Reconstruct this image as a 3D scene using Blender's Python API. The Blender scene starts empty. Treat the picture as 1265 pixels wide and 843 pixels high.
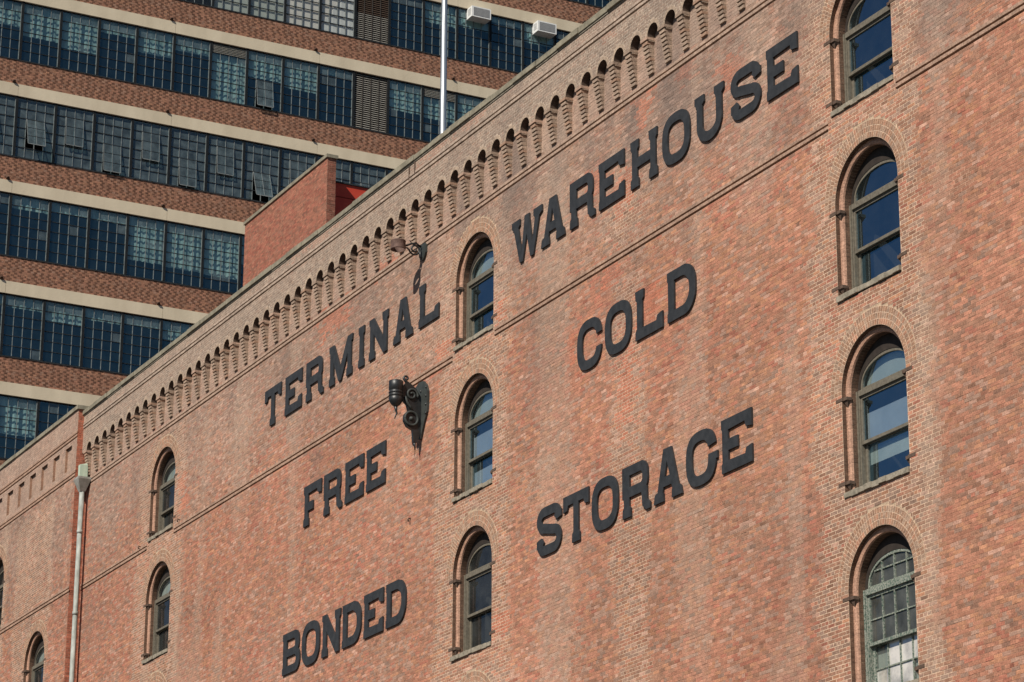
import bpy, math, random
import numpy as np
from mathutils import Vector, Matrix
from mathutils.geometry import delaunay_2d_cdt, tessellate_polygon

R = random.Random(7)
NP = np.random.RandomState(11)
S = bpy.context.scene
COL = S.collection
PI = math.pi

# ------------------------------------------------------------------ camera
# The street facade lies in the plane y = 26, the camera stands at the origin, eye height 1.7 m.
D = 26.0
FPX, YAW, PIT, ROL = 3484.94, -1.09251093, 0.32210506, 0.00405433
fw = Vector((math.sin(YAW) * math.cos(PIT), math.cos(YAW) * math.cos(PIT), math.sin(PIT)))
rt = Vector((math.cos(YAW), -math.sin(YAW), 0.0))
up = rt.cross(fw)
cr = rt * math.cos(ROL) + up * math.sin(ROL)
cu = up * math.cos(ROL) - rt * math.sin(ROL)
cam_d = bpy.data.cameras.new("camera")
cam = bpy.data.objects.new("camera", cam_d)
COL.objects.link(cam)
cam_d.sensor_width = 36.0
cam_d.lens = FPX / 1265.0 * 36.0
cam_d.clip_start = 0.5
cam_d.clip_end = 6000.0
mw = Matrix((cr, cu, -fw)).transposed().to_4x4()
cam.matrix_world = mw
S.camera = cam
CAMR = np.array([list(cr), list(cu), list(fw)])


def project(p):
    c = np.asarray(p, float) @ CAMR.T
    z = np.maximum(c[..., 2], 1e-3)
    return 632.5 + FPX * c[..., 0] / z, 421.5 - FPX * c[..., 1] / z


# ------------------------------------------------------------------ light
SUN = Vector((0.55, -1.0, 1.0)).normalized()
w = bpy.data.worlds.new("World")
S.world = w
w.use_nodes = True
nt = w.node_tree
for n in list(nt.nodes):
    nt.nodes.remove(n)
sky = nt.nodes.new("ShaderNodeTexSky")
sky.sky_type = 'NISHITA'
sky.sun_disc = False
sky.sun_elevation = math.asin(SUN.z)
sky.sun_rotation = math.atan2(SUN.x, SUN.y)
sky.air_density = 1.0
sky.dust_density = 0.2
sky.ozone_density = 3.5
bg = nt.nodes.new("ShaderNodeBackground")
bg.inputs[1].default_value = 0.05
wo = nt.nodes.new("ShaderNodeOutputWorld")
nt.links.new(sky.outputs[0], bg.inputs[0])
nt.links.new(bg.outputs[0], wo.inputs[0])
sl = bpy.data.lights.new("sun", 'SUN')
sl.energy = 5.0
sl.angle = math.radians(0.5)
sl.color = (1.0, 0.93, 0.82)
so = bpy.data.objects.new("sun", sl)
COL.objects.link(so)
so.rotation_euler = SUN.to_track_quat('Z', 'Y').to_euler()
S.view_settings.view_transform = 'Standard'
S.view_settings.look = 'None'
S.view_settings.exposure = 0.1
S.view_settings.gamma = 1.0
S.cycles.max_bounces = 6
S.cycles.transparent_max_bounces = 8


# ------------------------------------------------------------------ materials
def mat(name):
    m = bpy.data.materials.new(name)
    m.use_nodes = True
    t = m.node_tree
    for n in list(t.nodes):
        t.nodes.remove(n)
    o = t.nodes.new("ShaderNodeOutputMaterial")
    return m, t, o


def node(t, kind, **kw):
    n = t.nodes.new(kind)
    for k, v in kw.items():
        setattr(n, k, v)
    return n


def noise(t, scale, detail=3.0, rough=0.55, vec=None, mapscale=None):
    n = node(t, "ShaderNodeTexNoise")
    n.inputs['Scale'].default_value = scale
    n.inputs['Detail'].default_value = detail
    n.inputs['Roughness'].default_value = rough
    g = node(t, "ShaderNodeNewGeometry")
    src = g.outputs['Position']
    if mapscale:
        mp = node(t, "ShaderNodeMapping")
        mp.inputs['Scale'].default_value = mapscale
        t.links.new(src, mp.inputs['Vector'])
        src = mp.outputs[0]
    t.links.new(src, n.inputs['Vector'])
    return n.outputs['Fac']


def ramp(t, fac, lo, hi, a=0.3, b=0.7):
    r = node(t, "ShaderNodeValToRGB")
    e = r.color_ramp.elements
    e[0].position, e[1].position = a, b
    e[0].color = (*lo, 1) if len(lo) == 3 else lo
    e[1].color = (*hi, 1) if len(hi) == 3 else hi
    t.links.new(fac, r.inputs[0])
    return r.outputs[0]


def mixc(t, a, b, fac, blend='MIX'):
    m = node(t, "ShaderNodeMix", data_type='RGBA', blend_type=blend)
    for v, i in ((fac, 0), (a, 6), (b, 7)):
        if isinstance(v, (int, float)):
            m.inputs[i].default_value = v
        elif isinstance(v, tuple):
            m.inputs[i].default_value = (*v, 1) if len(v) == 3 else v
        else:
            t.links.new(v, m.inputs[i])
    return m.outputs[2]


def surf(name, c1, c2, scale=3.0, rough=0.8, metal=0.0, bump=0.0, bscale=40.0, spec=0.3, mapscale=None, a=0.3, b=0.7):
    m, t, o = mat(name)
    p = node(t, "ShaderNodeBsdfPrincipled")
    f = noise(t, scale, 5.0, 0.6, mapscale=mapscale)
    t.links.new(ramp(t, f, c1, c2, a, b), p.inputs['Base Color'])
    p.inputs['Roughness'].default_value = rough
    p.inputs['Metallic'].default_value = metal
    p.inputs['Specular IOR Level'].default_value = spec
    if bump:
        bn = node(t, "ShaderNodeBump")
        bn.inputs['Strength'].default_value = bump
        bn.inputs['Distance'].default_value = 0.01
        t.links.new(noise(t, bscale, 4.0), bn.inputs['Height'])
        t.links.new(bn.outputs[0], p.inputs['Normal'])
    t.links.new(p.outputs[0], o.inputs[0])
    return m


def masonry():
    m, t, o = mat("weathered brick and mortar")
    p = node(t, "ShaderNodeBsdfPrincipled")
    a = node(t, "ShaderNodeAttribute", attribute_name="tint")
    n1 = noise(t, 38.0, 4.0, 0.65)
    n2 = noise(t, 7.0, 4.0, 0.6)
    n3 = noise(t, 150.0, 2.0, 0.6)
    c = mixc(t, a.outputs['Color'], ramp(t, n1, (0.60, 0.59, 0.58), (1.34, 1.33, 1.31)), 1.0, 'MULTIPLY')
    c = mixc(t, c, ramp(t, n2, (0.80, 0.80, 0.81), (1.14, 1.14, 1.12)), 1.0, 'MULTIPLY')
    n5 = noise(t, 1.0, 3.0, 0.6, mapscale=(5.0, 5.0, 46.0))
    c = mixc(t, c, ramp(t, n5, (0.80, 0.79, 0.79), (1.16, 1.15, 1.14)), 1.0, 'MULTIPLY')
    # smeared mortar and lime bloom in small flecks
    fl = ramp(t, n3, (0, 0, 0), (0.42, 0.42, 0.42), 0.60, 0.78)
    c = mixc(t, c, (0.50, 0.36, 0.26), fl)
    t.links.new(c, p.inputs['Base Color'])
    p.inputs['Roughness'].default_value = 0.93
    p.inputs['Specular IOR Level'].default_value = 0.15
    bn = node(t, "ShaderNodeBump")
    bn.inputs['Strength'].default_value = 0.35
    bn.inputs['Distance'].default_value = 0.006
    t.links.new(noise(t, 75.0, 4.0, 0.7), bn.inputs['Height'])
    t.links.new(bn.outputs[0], p.inputs['Normal'])
    t.links.new(p.outputs[0], o.inputs[0])
    return m


def plain_brick(name, axis):
    m, t, o = mat(name)
    p = node(t, "ShaderNodeBsdfPrincipled")
    g = node(t, "ShaderNodeNewGeometry")
    s = node(t, "ShaderNodeSeparateXYZ")
    c = node(t, "ShaderNodeCombineXYZ")
    t.links.new(g.outputs['Position'], s.inputs[0])
    t.links.new(s.outputs[axis], c.inputs[0])
    t.links.new(s.outputs[2], c.inputs[1])
    b = node(t, "ShaderNodeTexBrick")
    b.inputs['Scale'].default_value = 1.0
    b.inputs['Brick Width'].default_value = 0.215
    b.inputs['Row Height'].default_value = 0.0677
    b.inputs['Mortar Size'].default_value = 0.006
    b.inputs['Color1'].default_value = (0.40, 0.19, 0.12, 1)
    b.inputs['Color2'].default_value = (0.29, 0.15, 0.10, 1)
    b.inputs['Mortar'].default_value = (0.38, 0.26, 0.19, 1)
    t.links.new(c.outputs[0], b.inputs['Vector'])
    cc = mixc(t, b.outputs['Color'], ramp(t, noise(t, 1.3, 4.0), (0.8, 0.8, 0.8), (1.15, 1.15, 1.15)), 1.0, 'MULTIPLY')
    t.links.new(cc, p.inputs['Base Color'])
    p.inputs['Roughness'].default_value = 0.92
    bn = node(t, "ShaderNodeBump")
    bn.inputs['Strength'].default_value = 0.5
    bn.inputs['Distance'].default_value = 0.006
    bn.invert = True
    t.links.new(b.outputs['Fac'], bn.inputs['Height'])
    t.links.new(bn.outputs[0], p.inputs['Normal'])
    t.links.new(p.outputs[0], o.inputs[0])
    return m


def glass(name, tint, dust, dustcol, ior=1.5, rough=0.02, gcol=(0.36, 0.72, 1.0), gain=5.5):
    m, t, o = mat(name)
    tr = node(t, "ShaderNodeBsdfTransparent")
    tr.inputs[0].default_value = (*tint, 1)
    gl = node(t, "ShaderNodeBsdfGlossy")
    gl.inputs['Roughness'].default_value = rough
    gl.inputs['Color'].default_value = (*gcol, 1)
    di = node(t, "ShaderNodeBsdfDiffuse")
    di.inputs[0].default_value = (*dustcol, 1)
    mx = node(t, "ShaderNodeMixShader")
    f = noise(t, 2.2, 5.0, 0.6)
    t.links.new(ramp(t, f, (dust * 0.45,) * 3, (dust * 1.5,) * 3), mx.inputs[0])
    t.links.new(tr.outputs[0], mx.inputs[1])
    t.links.new(di.outputs[0], mx.inputs[2])
    # reflectance by Schlick's formula, the same from either side of the sheet
    ge = node(t, "ShaderNodeNewGeometry")
    dp_ = node(t, "ShaderNodeVectorMath", operation='DOT_PRODUCT')
    t.links.new(ge.outputs['Normal'], dp_.inputs[0])
    t.links.new(ge.outputs['Incoming'], dp_.inputs[1])
    ab = node(t, "ShaderNodeMath", operation='ABSOLUTE')
    t.links.new(dp_.outputs['Value'], ab.inputs[0])
    om = node(t, "ShaderNodeMath", operation='SUBTRACT', use_clamp=True)
    om.inputs[0].default_value = 1.0
    t.links.new(ab.outputs[0], om.inputs[1])
    pw5 = node(t, "ShaderNodeMath", operation='POWER')
    t.links.new(om.outputs[0], pw5.inputs[0])
    pw5.inputs[1].default_value = 5.0
    r0 = ((ior - 1) / (ior + 1)) ** 2 * gain
    fr = node(t, "ShaderNodeMath", operation='MULTIPLY_ADD')
    t.links.new(pw5.outputs[0], fr.inputs[0])
    fr.inputs[1].default_value = 1.0 - r0
    fr.inputs[2].default_value = r0
    bn = node(t, "ShaderNodeBump")
    bn.inputs['Strength'].default_value = 0.05
    bn.inputs['Distance'].default_value = 0.02
    t.links.new(noise(t, 1.6, 2.0), bn.inputs['Height'])
    t.links.new(bn.outputs[0], gl.inputs['Normal'])
    m2 = node(t, "ShaderNodeMixShader")
    t.links.new(fr.outputs[0], m2.inputs[0])
    t.links.new(mx.outputs[0], m2.inputs[1])
    t.links.new(gl.outputs[0], m2.inputs[2])
    t.links.new(m2.outputs[0], o.inputs[0])
    return m


M = {}
M['masonry'] = masonry()
M['plain_x'] = plain_brick("plain brick along the street", 0)
M['plain_y'] = plain_brick("plain brick of side walls", 1)
M['letter'] = surf("dark painted sheet metal", (0.020, 0.0215, 0.024), (0.039, 0.0405, 0.044), 6.0, 0.6, 0.0, 0.25, 60.0, 0.35)
M['iron'] = surf("black wrought iron", (0.011, 0.012, 0.013), (0.026, 0.027, 0.028), 12.0, 0.42, 0.0, 0.2, 80.0, 0.5)
M['plate'] = surf("weathered iron plate", (0.026, 0.030, 0.029), (0.055, 0.062, 0.058), 8.0, 0.6, 0.0, 0.3, 60.0, 0.35)
M['rust'] = surf("rusty iron ring", (0.075, 0.045, 0.038), (0.17, 0.105, 0.085), 14.0, 0.75, 0.0, 0.3, 60.0, 0.25)
M['frame'] = surf("olive grey painted wood", (0.110, 0.095, 0.073), (0.19, 0.168, 0.13), 18.0, 0.6, 0.0, 0.2, 60.0)
M['frame_green'] = surf("flaking green painted wood", (0.035, 0.080, 0.060), (0.31, 0.315, 0.27), 34.0, 0.75, 0.0, 0.5, 60.0, a=0.36, b=0.60)
M['head'] = surf("arch board darkened for shade", (0.022, 0.017, 0.014), (0.045, 0.034, 0.028), 8.0, 0.8)  # near-black colour stands in for the shade under the window arch
M['sill'] = surf("rough lichened sill stone", (0.17, 0.15, 0.115), (0.37, 0.32, 0.25), 9.0, 0.95, 0.0, 0.9, 25.0)
M['coping'] = surf("weathered coping stone", (0.15, 0.135, 0.10), (0.31, 0.275, 0.205), 4.0, 0.95, 0.0, 0.9, 22.0)
M['block'] = surf("dark iron stone block", (0.08, 0.05, 0.037), (0.14, 0.095, 0.07), 10.0, 0.9, 0.0, 0.4, 40.0)
M['pipe'] = surf("grey green galvanised pipe", (0.20, 0.215, 0.195), (0.42, 0.44, 0.41), 7.0, 0.55, 0.0, 0.2, 30.0, 0.4, mapscale=(1, 1, 0.4))
M['copper'] = surf("verdigris copper", (0.36, 0.46, 0.37), (0.50, 0.58, 0.46), 8.0, 0.8, 0.0, 0.2, 30.0)
M['hopper'] = surf("tarnished grey hopper", (0.20, 0.19, 0.165), (0.36, 0.35, 0.32), 6.0, 0.7, 0.0, 0.2, 30.0)
M['pole'] = surf("brushed aluminium pole", (0.50, 0.52, 0.53), (0.60, 0.62, 0.63), 3.0, 0.38, 0.75, 0.0, 30.0, 0.5)
M['band'] = surf("cream weathered concrete", (0.53, 0.455, 0.335), (0.66, 0.575, 0.43), 0.9, 0.9, 0.0, 0.4, 12.0, mapscale=(1, 1, 0.35))
M['mullion'] = surf("dark steel mullion", (0.010, 0.012, 0.014), (0.020, 0.023, 0.026), 8.0, 0.7, spec=0.08)
M['muntin'] = surf("grey steel glazing bar", (0.11, 0.125, 0.13), (0.20, 0.22, 0.22), 8.0, 0.6)
M['transom'] = surf("dark steel glazing bar", (0.018, 0.022, 0.025), (0.04, 0.045, 0.05), 8.0, 0.7, spec=0.08)
M['curtain'] = surf("pale blind cloth", (0.40, 0.44, 0.42), (0.70, 0.73, 0.69), 1.8, 0.9, mapscale=(1, 1.3, 0.8), a=0.36, b=0.68)
M['white_cloth'] = surf("white cloth", (0.70, 0.72, 0.72), (0.86, 0.87, 0.86), 2.0, 0.9)
M['shade'] = surf("grey green roller shade", (0.42, 0.47, 0.44), (0.54, 0.58, 0.54), 2.0, 0.9)
M['shade_blue'] = surf("pale blue grey shade", (0.34, 0.40, 0.47), (0.44, 0.50, 0.56), 2.0, 0.9)
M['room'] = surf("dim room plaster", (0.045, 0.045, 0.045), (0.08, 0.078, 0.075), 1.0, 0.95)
M['bright_room'] = surf("pale room plaster", (0.74, 0.71, 0.67), (0.86, 0.83, 0.79), 0.8, 0.95)
M['louver'] = surf("pale metal slat", (0.27, 0.255, 0.225), (0.40, 0.38, 0.34), 6.0, 0.6)
M['louver_back'] = surf("dark louver backing", (0.03, 0.027, 0.022), (0.06, 0.05, 0.045), 6.0, 0.9)
M['white_metal'] = surf("white enamelled metal", (0.66, 0.67, 0.66), (0.80, 0.80, 0.78), 5.0, 0.5)
M['grille'] = surf("grey fin grille", (0.20, 0.205, 0.21), (0.30, 0.305, 0.31), 30.0, 0.6)
M['red'] = surf("red painted metal cladding", (0.42, 0.040, 0.022), (0.52, 0.065, 0.035), 3.0, 0.6)
M['roof'] = surf("grey roofing felt", (0.10, 0.10, 0.10), (0.16, 0.16, 0.155), 1.0, 0.95)
M['asphalt'] = surf("asphalt", (0.04, 0.04, 0.042), (0.065, 0.064, 0.062), 2.0, 0.9, 0, 0.4, 40.0)
M['pavement'] = surf("concrete pavement", (0.24, 0.23, 0.21), (0.34, 0.33, 0.30), 1.5, 0.9, 0, 0.3, 30.0)
M['spout'] = surf("rusted drain spout", (0.05, 0.028, 0.02), (0.11, 0.06, 0.04), 10.0, 0.8)
M['glass'] = glass("old window glass", (0.80, 0.85, 0.86), 0.035, (0.30, 0.33, 0.31), 1.65)
M['glass_old'] = glass("dusty old window glass", (0.62, 0.66, 0.64), 0.20, (0.34, 0.35, 0.32), 1.5, gcol=(0.7, 0.85, 0.9), gain=1.3)
M['glass_white'] = glass("whitened window glass", (0.5, 0.5, 0.48), 0.85, (0.74, 0.69, 0.62), 1.5)
M['glass_low'] = glass("grey old window glass", (0.72, 0.75, 0.74), 0.09, (0.26, 0.27, 0.26), 1.5, gcol=(0.55, 0.66, 0.78), gain=1.8)
M['glass_clear'] = glass("blue factory glass", (0.63, 0.78, 0.79), 0.05, (0.12, 0.20, 0.23), 1.6, gcol=(0.42, 0.80, 0.92), gain=2.5)
M['glass_dusty'] = glass("dusty blue factory glass", (0.58, 0.75, 0.76), 0.24, (0.26, 0.34, 0.36), 1.5, gcol=(0.48, 0.80, 0.90), gain=2.2)
M['glass_plain'] = glass("plain factory glass", (0.84, 0.85, 0.83), 0.05, (0.3, 0.32, 0.31), 1.5, gcol=(0.6, 0.8, 0.9), gain=1.5)


# ------------------------------------------------------------------ mesh helpers
def link(name, me, parent=None, loc=None, **props):
    o = bpy.data.objects.new(name, me)
    COL.objects.link(o)
    if parent is not None:
        o.parent = parent
    if loc is not None:
        o.location = loc
    for k, v in props.items():
        o[k] = v
    return o


def wloc(o):
    p = Vector((0, 0, 0))
    while o is not None:
        p += o.location
        o = o.parent
    return p


def thing(name, label, cat, loc, group=None):
    o = bpy.data.objects.new(name, None)
    o.empty_display_size = 0.2
    COL.objects.link(o)
    o.location = loc
    o['label'] = label
    o['category'] = cat
    if group:
        o['group'] = group
    return o


class MB:
    """verts and faces of one mesh, several materials allowed"""

    def __init__(s):
        s.v, s.f, s.m = [], [], []
        s.smooth = []

    def add(s, vs, fs, mi=0, smooth=False):
        b = len(s.v)
        s.v += [tuple(p) for p in vs]
        s.f += [tuple(b + i for i in f) for f in fs]
        s.m += [mi] * len(fs)
        s.smooth += [smooth] * len(fs)

    def box(s, a, b, mi=0):
        (x0, y0, z0), (x1, y1, z1) = a, b
        s.add([(x0, y0, z0), (x1, y0, z0), (x1, y1, z0), (x0, y1, z0), (x0, y0, z1), (x1, y0, z1), (x1, y1, z1), (x0, y1, z1)],
              [(0, 3, 2, 1), (4, 5, 6, 7), (0, 1, 5, 4), (1, 2, 6, 5), (2, 3, 7, 6), (3, 0, 4, 7)], mi)

    def quad(s, p, mi=0):
        s.add(p, [(0, 1, 2, 3)], mi)

    def strip(s, A, B, mi=0, smooth=False):
        n = len(A)
        s.add(list(A) + list(B), [(i, n + i, n + i + 1, i + 1) for i in range(n - 1)], mi, smooth)

    def tube(s, pts, r, seg=8, mi=0, cap=True):
        pts = [Vector(p) for p in pts]
        rr = r if isinstance(r, (list, tuple)) else [r] * len(pts)
        ref = None
        rings = []
        for i, p in enumerate(pts):
            d = (pts[min(i + 1, len(pts) - 1)] - pts[max(i - 1, 0)]).normalized()
            if ref is None:
                ref = d.orthogonal().normalized()
            ref = (ref - d * ref.dot(d)).normalized()
            q = d.cross(ref)
            rings.append([p + (ref * math.cos(2 * PI * k / seg) + q * math.sin(2 * PI * k / seg)) * rr[i] for k in range(seg)])
        vs = [v for g in rings for v in g]
        fs = [(i * seg + k, i * seg + (k + 1) % seg, (i + 1) * seg + (k + 1) % seg, (i + 1) * seg + k)
              for i in range(len(pts) - 1) for k in range(seg)]
        s.add(vs, fs, mi, True)
        if cap:
            b = len(s.v) - len(vs)
            s.f += [tuple(b + k for k in reversed(range(seg))), tuple(b + (len(pts) - 1) * seg + k for k in range(seg))]
            s.m += [mi, mi]
            s.smooth += [False, False]

    def lathe(s, c, prof, seg=20, mi=0):
        vs, fs = [], []
        for (r, z) in prof:
            vs += [(c[0] + r * math.cos(2 * PI * k / seg), c[1] + r * math.sin(2 * PI * k / seg), c[2] + z) for k in range(seg)]
        for i in range(len(prof) - 1):
            fs += [(i * seg + k, i * seg + (k + 1) % seg, (i + 1) * seg + (k + 1) % seg, (i + 1) * seg + k) for k in range(seg)]
        s.add(vs, fs, mi, True)

    def prism(s, poly, axis, d0, d1, mi=0):
        """poly of 2-D points extruded along axis 'x' (poly = y,z) or 'y' (poly = x,z)"""
        n = len(poly)
        f = (lambda p, d: (d, p[0], p[1])) if axis == 'x' else (lambda p, d: (p[0], d, p[1]))
        vs = [f(p, d0) for p in poly] + [f(p, d1) for p in poly]
        fs = [tuple(range(n)), tuple(reversed(range(n, 2 * n)))] + [(i, n + i, n + (i + 1) % n, (i + 1) % n) for i in range(n)]
        s.add(vs, fs, mi)

    def mesh(s, name, mats, origin=(0, 0, 0)):
        me = bpy.data.meshes.new(name)
        ox, oy, oz = origin
        me.from_pydata([(x - ox, y - oy, z - oz) for x, y, z in s.v], [], s.f)
        for m in (mats if isinstance(mats, (list, tuple)) else [mats]):
            me.materials.append(m)
        me.polygons.foreach_set('material_index', s.m)
        me.polygons.foreach_set('use_smooth', s.smooth)
        me.update()
        return me

    def build(s, name, mats, parent=None, origin=None, **props):
        """vertices are in world space; origin is the world place of the object's own origin"""
        pw = wloc(parent) if parent is not None else Vector((0, 0, 0))
        og = Vector(origin) if origin is not None else pw
        return link(name, s.mesh(name, mats, og), parent, og - pw, **props)


def set_tint(me, cols):
    a = me.attributes.new("tint", 'FLOAT_COLOR', 'FACE')
    c = np.ones((len(cols), 4), np.float32)
    c[:, :3] = cols
    a.data.foreach_set('color', c.ravel())


class Cells:
    """masonry laid cell by cell: each cell is a recessed mortar bed and (if wanted) a brick standing proud of it"""

    def __init__(s):
        s.c, s.h, s.iu, s.iv, s.bc, s.mc, s.has = [], [], [], [], [], [], []

    def cell(s, c, h, iu, iv, bc, mc, has=True):
        s.c.append(c)
        s.h.append(h)
        s.iu.append(iu)
        s.iv.append(iv)
        s.bc.append(bc)
        s.mc.append(mc)
        s.has.append(has)

    def build(s, name, parent, **props):
        C = np.array(s.c, float)
        N = len(C)
        u, v = C[:, 1] - C[:, 0], C[:, 3] - C[:, 0]
        n = np.cross(u, v)
        n /= np.linalg.norm(n, axis=1)[:, None] + 1e-12
        lu = np.linalg.norm(u, axis=1)
        lv = np.linalg.norm(v, axis=1)
        fu = np.minimum(np.array(s.iu) / lu, 0.42)[:, None]
        fv = np.minimum(np.array(s.iv) / lv, 0.42)[:, None]
        h = np.array(s.h)

        def bil(a, b):
            return C[:, 0] * (1 - a) * (1 - b) + C[:, 1] * a * (1 - b) + C[:, 2] * a * b + C[:, 3] * (1 - a) * b
        I = np.stack([bil(fu, fv), bil(1 - fu, fv), bil(1 - fu, 1 - fv), bil(fu, 1 - fv)], 1)
        jit = NP.uniform(-0.0005, 0.0005, (N, 4))
        T = I + n[:, None, :] * (h[:, None] + jit)[..., None]
        B = I - n[:, None, :] * 0.001
        V = np.concatenate([C, B, T], 1).reshape(-1, 3)
        has = np.array(s.has)
        base = np.arange(N) * 12
        fm = base[:, None] + np.array([0, 1, 2, 3])
        pat = np.array([[8, 9, 10, 11]] + [[4 + i, 4 + (i + 1) % 4, 8 + (i + 1) % 4, 8 + i] for i in range(4)])
        fb = (base[has][:, None, None] + pat[None]).reshape(-1, 4)
        F = np.concatenate([fm, fb])
        cols = np.concatenate([np.array(s.mc), np.repeat(np.array(s.bc)[has], 5, 0)])
        pw = wloc(parent)
        V = V - np.array(pw)
        me = bpy.data.meshes.new(name)
        me.vertices.add(len(V))
        me.vertices.foreach_set('co', V.ravel())
        me.loops.add(F.size)
        me.loops.foreach_set('vertex_index', F.ravel())
        me.polygons.add(len(F))
        me.polygons.foreach_set('loop_start', np.arange(len(F)) * 4)
        me.polygons.foreach_set('use_smooth', np.zeros(len(F), bool))
        me.update(calc_edges=True)
        me.validate()
        me.materials.append(M['masonry'])
        set_tint(me, cols)
        return link(name, me, parent, None, **props)


# ------------------------------------------------------------------ brick colours
_LAT = NP.rand(64, 64)


def vn(x, y, k=0):
    x = np.asarray(x, float) + 17.3 * k
    y = np.asarray(y, float) + 9.7 * k
    xi, yi = np.floor(x).astype(int), np.floor(y).astype(int)
    fx, fy = x - xi, y - yi
    fx, fy = fx * fx * (3 - 2 * fx), fy * fy * (3 - 2 * fy)
    g = lambda a, b: _LAT[a % 64, b % 64]
    return (g(xi, yi) * (1 - fx) + g(xi + 1, yi) * fx) * (1 - fy) + (g(xi, yi + 1) * (1 - fx) + g(xi + 1, yi + 1) * fx) * fy


def fbm(x, y, k=0):
    return (vn(x, y, k) * 0.55 + vn(x * 2.1, y * 2.1, k + 1) * 0.3 + vn(x * 4.3, y * 4.3, k + 2) * 0.15)


PAL = np.array([(.47, .215, .140), (.50, .25, .140), (.335, .185, .122), (.335, .245, .192), (.53, .345, .265), (.42, .145, .100), (.265, .16, .118)])
W_LOW = np.array([.36, .11, .19, .13, .09, .085, .035])
W_UP = np.array([.13, .03, .20, .30, .22, .05, .07])
W_TOP = np.array([.01, .003, .12, .70, .12, .003, .05])
W_PIER = np.array([.14, .05, .40, .26, .08, .03, .04])
# old repair patches of new red brick: x, z, half width, half height
PATCH = [(-59.6, 22.2, .75, .34), (-53.45, 19.62, .3, .2), (-50.75, 19.72, .28, .22), (-53.83, 24.5, .8, .17), (-51.8, 24.5, .6, .17),
         (-60.9, 24.5, 1.0, .14), (-59.3, 24.5, .9, .14), (-45.6, 24.05, .22, .16), (-44.5, 22.0, .35, .3), (-42.9, 22.3, .35, .25),
         (-45.4, 20.6, .4, .35), (-45.9, 19.1, .35, .3), (-45.35, 16.5, .3, .7), (-44.45, 18.0, .35, .3), (-45.5, 14.2, .4, .3), (-47.6, 17.9, .2, .4),
         (-69.3, 19.9, .35, .28), (-69.6, 20.6, .3, .2), (-77.4, 21.3, .3, .6), (-50.6, 12.9, .4, .2), (-41.3, 21.6, .4, .3), (-56.6, 22.6, .4, .2), (-46.6, 21.2, .4, .25)]
# soot stains: x, top, length, half width, strength
STREAK = [(-45.0, 22.4, 2.0, .22, .85), (-46.7, 22.4, 1.8, .16, .7), (-43.5, 22.4, 1.5, .3, .7), (-42.2, 22.4, 2.3, .25, .6), (-41.0, 22.4, 1.3, .2, .6), (-47.9, 22.4, 1.6, .2, .6),
          (-49.3, 22.4, 1.6, .18, .6), (-51.2, 22.4, 1.2, .25, .5), (-34.8, 20.6, 1.3, .55, .8), (-62.5, 22.3, 1.4, .25, .5), (-66.1, 22.2, 1.2, .3, .5), (-57.2, 22.3, 1.3, .25, .5),
          (-60.4, 19.2, 1.6, .25, .7), (-39.6, 20.0, 1.2, .5, .5), (-43.0, 19.2, 2.0, .3, .5), (-48.6, 19.2, 1.8, .25, .4), (-64.0, 19.2, 1.5, .3, .4)]
COLS_W = [(-37.05, .93), (-51.94, .92), (-71.02, .95), (-80.97, .95), (-85.5, .95)]


def soft(x, a, b, w):
    return np.clip((x - a) / w + .5, 0, 1) * np.clip((b - x) / w + .5, 0, 1)


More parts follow.
